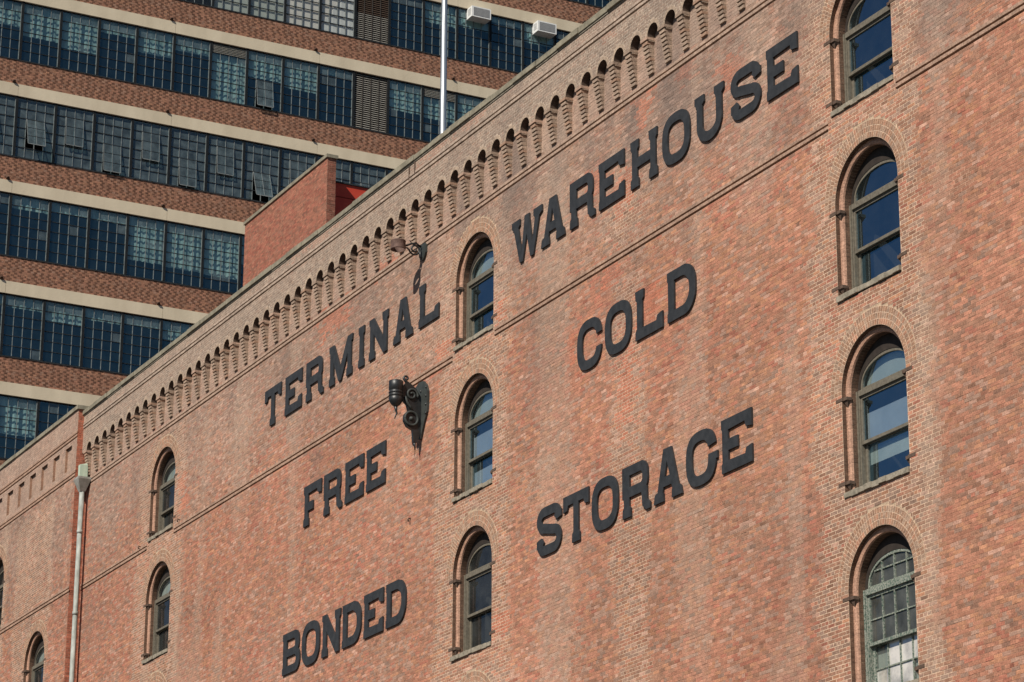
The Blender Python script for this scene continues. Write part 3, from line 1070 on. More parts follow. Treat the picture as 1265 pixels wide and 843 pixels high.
# ------------------------------------------------------------------ the wing at the left end
WG = thing("warehouse_wing", "lower red brick wing with small blind panels and a grey downpipe in its corner", "building", (-86, 25.64, -1.56))
wc = Cells()
YW = 25.64
XW = -77.58
WF = .99418
wwins = [(-80.97 * WF, .955, 16.06 * WF, snap(17.68 * WF)), (-85.52 * WF, .955, 19.55 * WF, snap(20.98 * WF))]
panels = [((-80.19 + 1.13 * k) * WF, (-80.19 + 1.13 * k + .57) * WF, 23.15 * WF, 23.82 * WF) for k in range(-9, 2)]
panels = [p for p in panels if p[1] < XW]
WS = [12.0 + round((z - 12.0) / CH) * CH for z in (19.44 * WF, 22.97 * WF, 24.16 * WF)]
lay_courses(wc, YW, -94, XW, 12.0, 12.0 + CH * 188, hole_fn(wwins, rects=panels + [(-94, XW, z - 3 * CH, z) for z in WS]))
for (a, b, c, d) in panels:
    lay_courses(wc, YW + .075, a, b, c - .06, d + .06, None)
    for (q) in ([(a, YW, c - .05), (a, YW + .075, c - .05), (a, YW + .075, d + .05), (a, YW, d + .05)],):
        wc.cell(q, 0, 0, 0, JB, (.33, .2, .14), False)
    wc.cell([(a, YW, d + .045), (a, YW + .075, d + .045), (b, YW + .075, d + .045), (b, YW, d + .045)], 0, 0, 0, JB, (.3, .2, .15), False)
redfn = lambda x, z: (np.array([.40, .135, .085])[None] * NP.uniform(.7, 1.2, len(x))[:, None], np.array([.42, .27, .2])[None] * NP.uniform(.85, 1.1, len(x))[:, None], np.zeros(len(x)))
lay_courses(wc, XW, YW, YF + .01, 12.0, 12.0 + CH * 188, None, axis='y', fn=redfn)
for (xc, a, zsill, zs) in wwins:
    win_masonry(wc, xc, a, zsill, zs, YW)
    make_window(WG, xc, a, zsill, zs, YW, 'sash', zsill + .8, [('arch', 0, 0)] if zsill < 17 else (), True)
wc.build("brickwork", WG, kind="stuff")
for z_ in WS:
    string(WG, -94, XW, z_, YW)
x = -94
while x < XW:
    L = R.uniform(.9, 1.2)
    xe = min(x + L, XW + .06)
    if XW - xe < .3:
        xe = XW + .06
    m = MB()
    m.box((x + .003, YW - .05 + R.uniform(-.006, .006), 24.72), (xe - .003, YW + .5, 24.84))
    m.build("coping_stone", M['coping'], WG, origin=(x, YW, 24.72))
    x = xe
m = MB()
back_sheet(m, YW + .12, -97, XW - .01, -1.56, 24.72, wwins)
m.quad([(XW - .012, YW + .0, -1.56), (XW - .012, YF + .5, -1.56), (XW - .012, YF + .5, 24.72), (XW - .012, YW, 24.72)], 1)
m.quad([(-97, 60, -1.56), (-97, YW + .12, -1.56), (-97, YW + .12, 24.72), (-97, 60, 24.72)], 1)
m.quad([(-97, YW + .5, 24.0), (XW, YW + .5, 24.0), (XW, 60, 24.0), (-97, 60, 24.0)])
m.build("wall_body", [M['plain_x'], M['plain_y']], WG)
# downpipe in the corner
PX, PY, PR = -77.33, 25.79, .075
m = MB()
m.tube([(PX, PY, -1.56), (PX, PY, 22.16)], PR, 14)
z = 20.9
while z > 0:
    m.tube([(PX, PY, z - .05), (PX, PY, z + .05)], PR + .012, 14)
    z -= 2.45
dp = m.build("downpipe", M['pipe'], WG, origin=(PX, PY, 10))
m = MB()
tw, bwid = .21, .08
T = [(PX - tw, PY - .2, 22.48), (PX + tw, PY - .2, 22.48), (PX + tw, YF - .01, 22.48), (PX - tw, YF - .01, 22.48)]
B = [(PX - bwid, PY - .08, 22.12), (PX + bwid, PY - .08, 22.12), (PX + bwid, PY + .08, 22.12), (PX - bwid, PY + .08, 22.12)]
T2 = [(p[0] * 1, p[1], 22.54) for p in T]
m.add(B + T + T2, [(0, 1, 5, 4), (1, 2, 6, 5), (2, 3, 7, 6), (3, 0, 4, 7), (4, 5, 9, 8), (5, 6, 10, 9), (6, 7, 11, 10), (7, 4, 8, 11), (8, 9, 10, 11), (3, 2, 1, 0)])
m.build("rain_hopper", M['hopper'], dp, origin=(PX, PY, 22.3))
m = MB()
m.box((PX - .08, PY - .12, 22.545), (PX + .08, PY + .12, 22.93))
m.add([(PX - .08, PY - .12, 22.93), (PX + .08, PY - .12, 22.93), (PX + .08, PY + .12, 22.93), (PX - .08, PY + .12, 22.93), (PX - .05, PY + .12, 23.0), (PX + .06, PY + .12, 23.0)],
      [(0, 1, 5, 4), (1, 2, 5), (3, 0, 4), (2, 3, 4, 5)])
m.build("copper_box", M['copper'], dp, origin=(PX, PY, 22.7))

# ------------------------------------------------------------------ things on the roof
BH = thing("rooftop_bulkhead", "plain red brick bulkhead wall with stone coping standing on the warehouse roof", "building", (-79.8, 33, 23.75))
bc = Cells()
bhfn = lambda x, z: (((PAL[NP.choice([0, 2, 5, 5, 6, 0], len(x))] * .45 + np.array([.34, .135, .098]) * .55) * NP.uniform(.72, 1.12, len(x))[:, None]),
                     np.array([.25, .135, .10])[None] * NP.uniform(.85, 1.1, len(x))[:, None], np.zeros(len(x)))
lay_courses(bc, 33.0, -83.26, -76.41, 24.5, 24.5 + CH * 138, None, fn=bhfn)
bh2 = lambda x, z: (np.array([.26, .10, .07])[None] * NP.uniform(.6, 1.25, len(x))[:, None], np.array([.40, .27, .2])[None] * NP.uniform(.85, 1.1, len(x))[:, None], np.zeros(len(x)))
lay_courses(bc, -76.41, 33.0, 33.30, 24.5, 24.5 + CH * 138, None, axis='y', fn=bh2, bl=.3)
bc.build("brickwork", BH, kind="stuff")
m = MB()
m.quad([(-83.26, 33.3, 23.75), (-83.26, 33.0, 23.75), (-83.26, 33.0, 33.8), (-83.26, 33.3, 33.8)])
m.quad([(-76.41, 33.3, 23.75), (-83.26, 33.3, 23.75), (-83.26, 33.3, 33.8), (-76.41, 33.3, 33.8)])
m.quad([(-83.25, 33.003, 23.75), (-76.42, 33.003, 23.75), (-76.42, 33.003, 33.8), (-83.25, 33.003, 33.8)])
m.build("wall_body", M['plain_x'], BH)
x = -83.30
while x < -76.35:
    xe = min(x + 1.39, -76.35)
    m = MB()
    m.box((x + .003, 32.95, 33.82), (xe - .003, 33.35, 33.93))
    m.build("coping_stone", M['coping'], BH, origin=(x, 33, 33.82))
    x = xe + .0001
SD = thing("red_rooftop_shed", "red metal clad rooftop shed half hidden behind the brick bulkhead", "shed", (-80, 36, 23.75))
m = MB()
XS = -77.2
for k, (za, zb) in enumerate(((23.75, 30.4), (30.43, 32.88), (32.91, 33.36))):
    m.box((-82.5, 33.42, za), (XS + .012 * (k % 2), 40.0, zb))
m.build("red_panel", M['red'], SD)
m = MB()
m.box((-82.5, 33.42, 33.36), (XS + .05, 40.05, 33.40))
m.build("roof_edge", M['transom'], SD)

FP = thing("flagpole", "tall pale metal flagpole rising behind the warehouse parapet", "flagpole", (-61.87, 30, 23.75))
m = MB()
zs_ = [23.75, 27.5, 27.52, 31.5, 31.52, 36, 41, 46]
m.tube([(-61.87, 30, z) for z in zs_], [.092, .088, .084, .082, .079, .075, .068, .055], 20)
m.build("pole", M['pole'], FP)
m = MB()
m.lathe((-61.87, 30, 23.75), [(.0, .0), (.2, .0), (.2, .05), (.11, .1), (.1, .3), (.0, .3)], 18)
m.build("base_collar", M['pole'], FP)
m = MB()
m.lathe((-61.87, 30, 46), [(.0, .0), (.05, .02), (.09, .08), (.1, .13), (.08, .19), (.0, .23)], 16)
m.build("finial", M['pole'], FP)


# ------------------------------------------------------------------ lettering
def rect(x0, z0, x1, z1):
    return [(x0, z0), (x1, z0), (x1, z1), (x0, z1)]


def se(cx, cz, a, b, n=2.7, k=40):
    r = []
    for i in range(k):
        t = 2 * PI * i / k
        c, s = math.cos(t), math.sin(t)
        r.append((cx + a * abs(c) ** (2 / n) * (1 if c >= 0 else -1), cz + b * abs(s) ** (2 / n) * (1 if s >= 0 else -1)))
    return r


def serif_stem(xc, z0=0., z1=1., s=.2, w=.32, h=.17, foot=True, head=True):
    p = []
    a, b = s / 2, w / 2
    if foot:
        p += [(xc - b, z0), (xc + b, z0), (xc + b * .94, z0 + h), (xc + a, z0 + h + .05)]
    else:
        p += [(xc - a, z0), (xc + a, z0)]
    if head:
        p += [(xc + a, z1 - h - .05), (xc + b * .94, z1 - h), (xc + b, z1), (xc - b, z1), (xc - b * .94, z1 - h), (xc - a, z1 - h - .05)]
    else:
        p += [(xc + a, z1), (xc - a, z1)]
    if foot:
        p += [(xc - a, z0 + h + .05), (xc - b * .94, z0 + h)]
    return p


def stroke(path, w):
    n = len(path)
    L, Rr = [], []
    for i, (x, z) in enumerate(path):
        x0, z0 = path[max(i - 1, 0)]
        x1, z1 = path[min(i + 1, n - 1)]
        d = math.hypot(x1 - x0, z1 - z0)
        nx, nz = -(z1 - z0) / d * w / 2, (x1 - x0) / d * w / 2
        L.append((x + nx, z + nz))
        Rr.append((x - nx, z - nz))
    # quads, so that sharp turns cannot fold over
    return [[L[i], Rr[i], Rr[i + 1], L[i + 1]] for i in range(n - 1)]


def arc(cx, cz, rx, rz, t0, t1, k=9):
    return [(cx + rx * math.cos(math.radians(t0 + (t1 - t0) * i / k)), cz + rz * math.sin(math.radians(t0 + (t1 - t0) * i / k))) for i in range(k + 1)]


def bowl(x0, z0, x1, z1, r):
    rz = min(r, (z1 - z0) / 2)
    return [(x0, z0)] + arc(x1 - r, z0 + rz, r, rz, -90, 0) + arc(x1 - r, z1 - rz, r, rz, 0, 90) + [(x0, z1)]


ST = .2
E_top = [(.0, 1.), (.0, .84), (.03, .80), (.03, .78), (.80, .81), (.83, .70), (1.03, .67), (1.03, 1.)]
E_bot = [(.0, 0.), (1.03, 0.), (1.03, .33), (.84, .30), (.80, .20), (.03, .22), (.03, .20), (.0, .16)]
GL = {
    'T': (1.04, [[(0, 1), (0, .68), (.16, .70), (.20, .80), (.84, .80), (.88, .70), (1.04, .68), (1.04, 1)], serif_stem(.52, 0, .9, head=False)], []),
    'E': (1.03, [E_top, E_bot, rect(.03, .1, .03 + ST, .9), rect(.2, .40, .56, .61)], []),
    'F': (1.03, [E_top, serif_stem(.16, 0, .9, head=False), rect(.1, .36, .56, .57)], []),
    'R': (1.05, [bowl(.0, .38, .97, 1., .24), serif_stem(.16, 0, .9, head=False), [(.72, .45), (.93, .47), (.94, .2), (1.05, .12), (1.05, .0), (.9, .0), (.76, .10), (.74, .3)]], [bowl(.27, .58, .77, .81, .08)]),
    'M': (1.36, [serif_stem(.17, 0, 1, head=False), serif_stem(1.19, 0, 1, head=False), [(.0, 1), (.28, 1), (.74, .22), (.66, .0), (.58, .0), (.14, .80), (.02, .84)],
                 [(1.36, 1), (1.08, 1), (.60, .22), (.64, .0), (.74, .0), (1.22, .80), (1.34, .84)]], []),
    'I': (.34, [serif_stem(.17)], []),
    'N': (1.04, [serif_stem(.15, 0, 1, head=False), serif_stem(.88, 0, 1, foot=False), [(.0, 1), (.24, 1), (.98, .16), (.98, 0), (.78, 0), (.05, .84), (.0, .86)]], []),
    'A': (1.04, [[(.11, .1), (.37, 1), (.56, 1), (.31, .1)], [(.42, 1), (.66, 1), (.95, .1), (.71, .1)], rect(.25, .27, .8, .46),
                 [(0, 0), (.36, 0), (.35, .16), (.29, .2), (.08, .2), (.03, .16)], [(.66, 0), (1.04, 0), (1.0, .16), (.95, .2), (.72, .2), (.67, .16)]], []),
    'L': (1.03, [serif_stem(.16, 0, 1, foot=False), E_bot], []),
    'W': (1.36, [[(.08, .84), (.28, .84), (.50, .0), (.36, .0)], [(.40, .0), (.50, 0.), (.78, .95), (.58, .95)], [(.56, .95), (.78, .95), (.98, 0), (.84, 0)], [(.86, 0), (.98, 0), (1.25, .84), (1.05, .84)],
                 [(.0, 1), (.0, .86), (.08, .8), (.27, .8), (.36, .86), (.36, 1)], [(.98, 1), (.98, .86), (1.05, .8), (1.24, .8), (1.36, .86), (1.36, 1)], rect(.575, .9, .785, 1.)], []),
    'H': (1.06, [serif_stem(.17), serif_stem(.89), rect(.2, .40, .86, .6)], []),
    'O': (1.04, [se(.52, .5, .52, .52)], [se(.52, .5, .315, .325, 2.9)]),
    'U': (1.05, stroke([(.17, .95)] + [(.17, .5)] + arc(.52, .36, .35, .27, 180, 360, 16) + [(.87, .5), (.87, .95)], .2) +
          [[(.0, 1), (.0, .86), (.07, .8), (.27, .8), (.34, .86), (.34, 1)], [(.71, 1), (.71, .86), (.77, .8), (.97, .8), (1.05, .86), (1.05, 1)]], []),
    'S': (1.04, stroke([(.92, .70), (.92, .76)] + arc(.70, .74, .21, .16, 10, 90, 6) + arc(.32, .73, .22, .17, 90, 270, 12) + arc(.71, .285, .22, .185, 90, -90, 12) + arc(.33, .26, .22, .16, 270, 190, 6) + [(.105, .3)], .2) +
          [[(.80, .82), (.74, .72), (.84, .64), (1.03, .68), (1.03, .82)], [(.0, .18), (.0, .34), (.2, .38), (.30, .27), (.24, .16)]], []),
    'C': (1.0, [se(.50, .5, .50, .52)], [se(.50, .5, .30, .325, 2.9), [(.72, .36), (1.2, .36), (1.2, .66), (.72, .62)]]),
    'D': (1.03, [bowl(.0, 0, 1.03, 1., .42)], [bowl(.25, .2, .81, .80, .28), rect(-.1, .18, .03, .82)]),
    'G': (1.1, [se(.53, .5, .53, .52), rect(.99, .36, 1.11, .5), rect(.80, .2, 1.0, .5)], [[(p[0], p[1]) for p in se(.50, .5, .29, .325, 2.9)], [(.76, .5), (1.25, .5), (1.25, .70), (.72, .64)]]),
    'B': (1.04, [bowl(.0, .42, .98, 1., .24), bowl(.0, .0, 1.04, .58, .26)], [bowl(.25, .60, .76, .82, .09), bowl(.25, .19, .82, .41, .1), rect(-.1, .17, .03, .83)]),
}


def inside(p, poly):
    x, z = p
    r = False
    j = len(poly) - 1
    for i in range(len(poly)):
        xi, zi = poly[i]
        xj, zj = poly[j]
        if (zi > z) != (zj > z) and x < (xj - xi) * (z - zi) / (zj - zi) + xi:
            r = not r
        j = i
    return r


def glyph_mesh(ch, t=.036):
    wd, parts, holes = GL[ch]
    v, e = [], []
    for poly in parts + holes:
        b = len(v)
        v += [Vector(p) for p in poly]
        e += [(b + i, b + (i + 1) % len(poly)) for i in range(len(poly))]
    vo, eo, fo, _, _, _ = delaunay_2d_cdt(v, e, [], 0, 1e-5)
    keep = []
    for f in fo:
        c = sum((vo[i] for i in f), Vector((0, 0))) / len(f)
        c = (c.x, c.y)
        if any(inside(c, q) for q in parts) and not any(inside(c, q) for q in holes):
            keep.append(tuple(f))
    m = MB()
    pts = [(p.x, -t, p.y) for p in vo]
    bk = [(p.x, 0., p.y) for p in vo]
    n = len(pts)
    fs = []
    ed = {}
    for f in keep:
        a, b, c = (vo[i] for i in f[:3])
        if (b - a).x * (c - a).y - (b - a).y * (c - a).x < 0:
            f = tuple(reversed(f))
        fs.append(f)
        fs.append(tuple(n + i for i in reversed(f)))
        for i in range(len(f)):
            q = (f[i], f[(i + 1) % len(f)])
            ed[q] = 1
    for (a, b) in list(ed):
        if (b, a) not in ed:
            fs.append((b, a, n + a, n + b))
    m.add(pts + bk, fs)
    return m.mesh("sign_letter", M['letter'])


GM = {k: glyph_mesh(k) for k in GL}
ORD = ['first', 'second', 'third', 'fourth', 'fifth', 'sixth', 'seventh', 'eighth', 'last']
WORDS = [('TERMINAL', [-63.70, -62.38, -61.07, -59.68, -57.98, -57.36, -56.03, -54.67], 20.46, 'below the corbelled cornice'),
         ('WAREHOUSE', [-50.09, -48.77, -47.51, -46.29, -45.01, -43.76, -42.53, -41.23, -39.99], 20.46, 'below the corbelled cornice'),
         ('COLD', [-47.22, -46.08, -44.87, -43.65], 17.28, 'under the string course'),
         ('FREE', [-61.0, -59.80, -58.57, -57.37], 17.28, 'under the string course'),
         ('STORAGE', [-48.94, -47.82, -46.65, -45.44, -44.25, -43.06, -41.81], 13.85, 'low on the wall'),
         ('BONDED', [-62.04, -60.88, -59.69, -58.53, -57.34, -56.15], 13.83, 'low on the wall')]
for word, xs, z, where in WORDS:
    for i, (chh, x) in enumerate(zip(word, xs)):
        o = link("sign_letter", GM[chh], None, (x, YF - .011, z))
        pos = 'last' if i == len(word) - 1 else ORD[i]
        o['label'] = "dark metal letter %s, %s letter of the word %s %s" % (chh, pos, word, where)
        o['category'] = "sign letter"
        o['group'] = "dark metal letters on the brick wall"


# ------------------------------------------------------------------ flagpole brackets on the wall
def spiral(c, r0, r1, a0, a1, k=26):
    return [(c[0] + (r0 + (r1 - r0) * i / k) * math.cos(math.radians(a0 + (a1 - a0) * i / k)), c[1] + (r0 + (r1 - r0) * i / k) * math.sin(math.radians(a0 + (a1 - a0) * i / k))) for i in range(k + 1)]


XB = -54.48
LB = thing("socket_bracket", "large black iron wall bracket with scrolls carrying a round flagpole socket", "bracket", (XB, YF, 18.3))
pl = [(-.36, .25), (-.37, .1), (-.33, -.2), (-.25, -.5), (-.17, -.72), (-.07, -.90), (.03, -.90), (.10, -.74), (.20, -.55), (.33, -.35), (.36, -.1), (.36, .12), (.27, .30), (.12, .42), (-.1, .44), (-.26, .38)]
m = MB()
m.prism([(XB + p[0], 18.72 + p[1]) for p in pl], 'y', YF - .055, YF - .006)
bp = m.build("back_plate", M['plate'], LB)
for zz in (18.95, 18.75, 18.55, 18.35, 18.92):
    m = MB()
    bx = XB + (.29 if zz != 18.92 else .02)
    m.lathe((0, 0, 0), [(.0, .03), (.022, .025), (.028, .0)], 8)
    m.v = [(bx + p[0] * .9, YF - .055 - p[2], zz - .0 + p[1]) for p in m.v]
    m.build("bolt", M['iron'], bp)


def yz(pts):
    return [(XB, YF - p[0], p[1]) for p in pts]


m = MB()
web = [(.04, 18.0), (.13, 17.72), (.23, 17.72), (.26, 17.99), (.40, 18.05), (.475, 18.18), (.46, 18.33), (.37, 18.43), (.41, 18.56), (.50, 18.64), (.52, 18.95), (.43, 19.08), (.30, 19.02), (.12, 18.85), (.05, 18.6)]
m.prism([(YF - a, b) for a, b in web], 'x', XB - .035, XB + .035)
m.build("scroll_web", M['iron'], LB)
m = MB()
m.tube([(XB + .05, YF - a, b) for a, b in spiral((.29, 18.80), .15, .03, 200, -330)], .028, 8)
m.tube([(XB + .055, YF - a, b) for a, b in [(.46, 18.74), (.42, 18.62), (.34, 18.52), (.28, 18.44)]], [.03, .034, .03, .022], 8)
m.build("upper_scroll", M['plate'], LB)
m = MB()
m.tube([(XB + .05, YF - a, b) for a, b in spiral((.295, 18.245), .155, .155, 0, 360, 28)], .03, 8, cap=False)
m.lathe((0, 0, 0), [(.0, .06), (.035, .05), (.05, .02), (.055, .0)], 12)
k0 = len(m.v) - 48
m.v[k0:] = [(XB + .035 + p[2], YF - .295 + p[0], 18.245 + p[1]) for p in m.v[k0:]]
m.build("lower_scroll", M['plate'], LB)
m = MB()
m.tube([(XB, YF - a, b) for a, b in [(.08, 18.78), (.2, 18.95), (.32, 19.04), (.42, 19.10), (.47, 19.16)] + spiral((.42, 19.18), .055, .03, 0, 300, 14)], [.035] * 5 + [.026] * 15, 8)
m.build("top_curl", M['iron'], LB)
m = MB()
CY, CZ = YF - .665, 18.49
m.lathe((XB, CY, CZ), [(.0, .0), (.05, .0), (.10, .04), (.145, .11), (.162, .19), (.15, .20), (.15, .225), (.165, .235), (.165, .255), (.15, .262), (.15, .295), (.165, .305), (.165, .325), (.15, .335),
                       (.15, .37), (.162, .38), (.162, .58), (.15, .59), (.125, .59), (.125, .35), (.0, .35)], 28)
m.build("pole_socket", M['iron'], LB)
m = MB()
m.tube([(XB, CY, CZ), (XB, CY + .01, CZ - .09), (XB, CY + .03, CZ - .16), (XB, CY + .0, CZ - .22), (XB, CY - .02, CZ - .29)], [.045, .03, .022, .018, .012], 8)
m.build("drip_finial", M['iron'], LB)
m = MB()
m.tube([(XB, YF - .20, 17.74), (XB, YF - .185, 17.64), (XB, YF - .175, 17.54)], [.03, .02, .012], 8)
m.build("lower_tip", M['iron'], LB)

XU = -54.52
UB = thing("ring_bracket", "small iron wall bracket with a rusty open ring above the letter L", "bracket", (XU, YF, 22.2))
m = MB()
pl = [(-.17, .12), (-.17, -.06), (-.10, -.17), (-.03, -.21), (.04, -.21), (.11, -.17), (.18, -.06), (.18, .12), (.12, .18), (-.11, .18)]
m.prism([(XU + p[0], 22.28 + p[1]) for p in pl], 'y', YF - .055, YF - .046 + .04)
m.build("back_plate", M['plate'], UB)
m = MB()
m.tube([(XU, YF - a, b) for a, b in [(.04, 22.10), (.10, 22.16), (.10, 22.30)]], .03, 8)
m.tube([(XU, YF - a, b) for a, b in spiral((.24, 22.30), .145, .035, -10, -560, 40)], .022, 8)
m.tube([(XU, YF - a, b) for a, b in [(.08, 22.38), (.2, 22.45), (.33, 22.42), (.44, 22.36), (.50, 22.34)]], .024, 8)
m.tube([(XU, YF - a, b) for a, b in [(.36, 22.24), (.42, 22.30), (.50, 22.30)]], .02, 8)
m.tube([(XU, YF - a, b) for a, b in [(.33, 22.42), (.34, 22.48), (.38, 22.49)]], .014, 6)
m.build("scroll_arm", M['iron'], UB)
m = MB()
m.lathe((XU, YF - .655, 22.22), [(.158, .0), (.17, .0), (.175, .02), (.17, .03), (.17, .19), (.175, .20), (.17, .215), (.158, .215), (.158, .0)], 30)
m.build("pole_ring", M['rust'], UB)

# ------------------------------------------------------------------ the office block behind
TW = thing("office_block", "tall factory block with long ribbon windows, brick spandrels and cream concrete bands", "building", (-118, 50, -1.7))
X0 = -110.0
BAY0, BAY = 32.82, 1.768
BT = [62.73, 58.23, 53.79, 49.29, 44.78, 40.23, 35.76, 31.3]     # band tops, row -1 .. 6
YA, YB = BAY0 - 4 * BAY, BAY0 + 30 * BAY
tc = Cells()


def tfn(x, z):
    n = len(x)
    dark = ((np.floor(x / .15).astype(int) + np.round(z / .087).astype(int)) % 2 == 0) & (NP.rand(n) < .85)
    c = PAL[NP.choice([0, 0, 2, 1, 3], n)] * .4 + np.array([.50, .26, .17]) * .6
    c = np.where(dark[:, None], np.array([[.20, .10, .066]]), c)  # alternate bricks darkened for the shade dashes of projecting headers
    return c * np.array([.74, .76, .79]) * NP.uniform(.82, 1.16, n)[:, None], np.array([.34, .185, .125])[None] * NP.uniform(.85, 1.1, n)[:, None], np.zeros(n)


BH_ = .55
SPH = 1.13
for bt in BT:
    lay_courses(tc, X0, YA, YB, bt, bt + .087 * 13, None, axis='y', fn=tfn, bl=.15, joint=.011, ch=.087, proud=.004)
    m = MB()
    y = YA
    while y < YB:
        m.box((X0 - .3, y, bt - BH_), (X0 + .05, min(y + 4 * BAY, YB) - .012, bt))
        y += 4 * BAY
    m.build("concrete_band", M['band'], TW, origin=(X0, (YA + YB) / 2, bt))
    m = MB()
    m.box((X0 - .3, YA, bt + SPH - .02), (X0 + .03, YB, bt + SPH + .03))
    m.build("window_sill", M['transom'], TW, origin=(X0, (YA + YB) / 2, bt + SPH))
tc.build("brickwork", TW, kind="stuff")
m = MB()
for bt in BT + [67.2]:
    m.box((X0 - 9, YA, bt - BH_ + .02), (X0 - .05, YB, bt + SPH - .03))
m.box((X0 - 9, YA, -1.7), (X0, YB, BT[-1] - BH_ - 2.8))
m.box((X0 - 9.3, YA, -1.7), (X0 - 9.0, YB, 70))
m.build("floor_slab", M['room'], TW)
for bt, mt in ((67.2, 'plain_y'),):
    m = MB()
    m.box((X0 - .3, YA, bt - .5), (X0, YB, bt + 4))
    m.build("upper_wall", M[mt], TW)

px_of = lambda n, z: project((X0, BAY0 + BAY * n, z))


def visible(n, zt, zb):
    xs = [px_of(n, zt), px_of(n + 1, zt)]
    if max(x[0] for x in xs) < -40:
        return False
    x, y = xs[0]
    return y < 503 - .755 * (x - 104) + 30 and min(q[1] for q in xs) > -330


LOUV = {(1, 9): 1., (0, 9): 1.}
SMALL_L = {(1, 5): .16, (1, 11): .18}
# blinds: (row, bay): drop as a share of the window height from the top
BL = {(1, -1): .42, (1, 0): .55, (1, 1): .62, (1, 2): .20, (1, 3): .42, (1, 4): .25, (1, 5): 1.0, (1, 6): .45, (1, 7): .52, (1, 8): .12, (1, 10): .52, (1, 11): .55, (1, 12): .5,
      (0, 11): .38, (0, 12): .33, (0, 13): .1, (3, 3): .72, (3, 4): .74, (3, 5): .76, (3, 2): .16, (3, 1): .15, (3, 0): .2, (0, 14): .35, (3, 6): .5,
      (4, -1): .16, (4, 0): .18, (4, 1): .3, (4, 2): .18, (4, 3): .16, (4, 4): .3, (5, 0): .6, (-1, 16): .5}
VENT = {(2, -1): (0, 1, 3, 9), (2, 0): (1, 2, 4, 17), (2, 1): (1, 1, 3, 5), (2, 2): (1, 3, 5, 7), (2, 3): (1, 1, 3, 5), (2, 4): (1, 3, 5, 6), (2, 5): (1, 1, 3, 4), (2, 6): (1, 3, 5, 20),
        (2, 9): (1, 2, 4, 8), (1, 6): (1, 3, 5, 9), (2, 7): (1, 1, 3, 4)}
win_list = []
for ri in range(-1, 7):
    bt = BT[ri + 1]
    zt, zb = bt - BH_, (BT[ri + 2] + SPH + .03) if ri + 2 < len(BT) else bt - BH_ - 2.78
    for n in range(-3, 24):
        if visible(n, zt, zb):
            win_list.append((ri, n, zt, zb))
dist = lambda t: (BAY0 + BAY * t[1]) ** 2 + 110 ** 2 + t[2] ** 2
front = set()
cnt = 0
for t in sorted(win_list, key=dist):
    x, y = px_of(t[1] + .5, (t[2] + t[3]) / 2)
    if 0 < x < 1265 and -20 < y < 843 and (t[0], t[1]) not in LOUV:
        if cnt + 24 > 300:
            break
        front.add(t[:2])
        cnt += 24
XG = X0 - .07
glz = {'glass_clear': MB(), 'glass_dusty': MB(), 'glass_plain': MB()}
pane_me = {}
for key, gm in (('c', 'glass_clear'), ('d', 'glass_dusty'), ('p', 'glass_plain')):
    m = MB()
    m.quad([(0, -.2, -.225), (0, .2, -.225), (0, .2, .225), (0, -.2, .225)])
    pane_me[key] = m.mesh("pane", M[gm])
twp = wloc(TW)
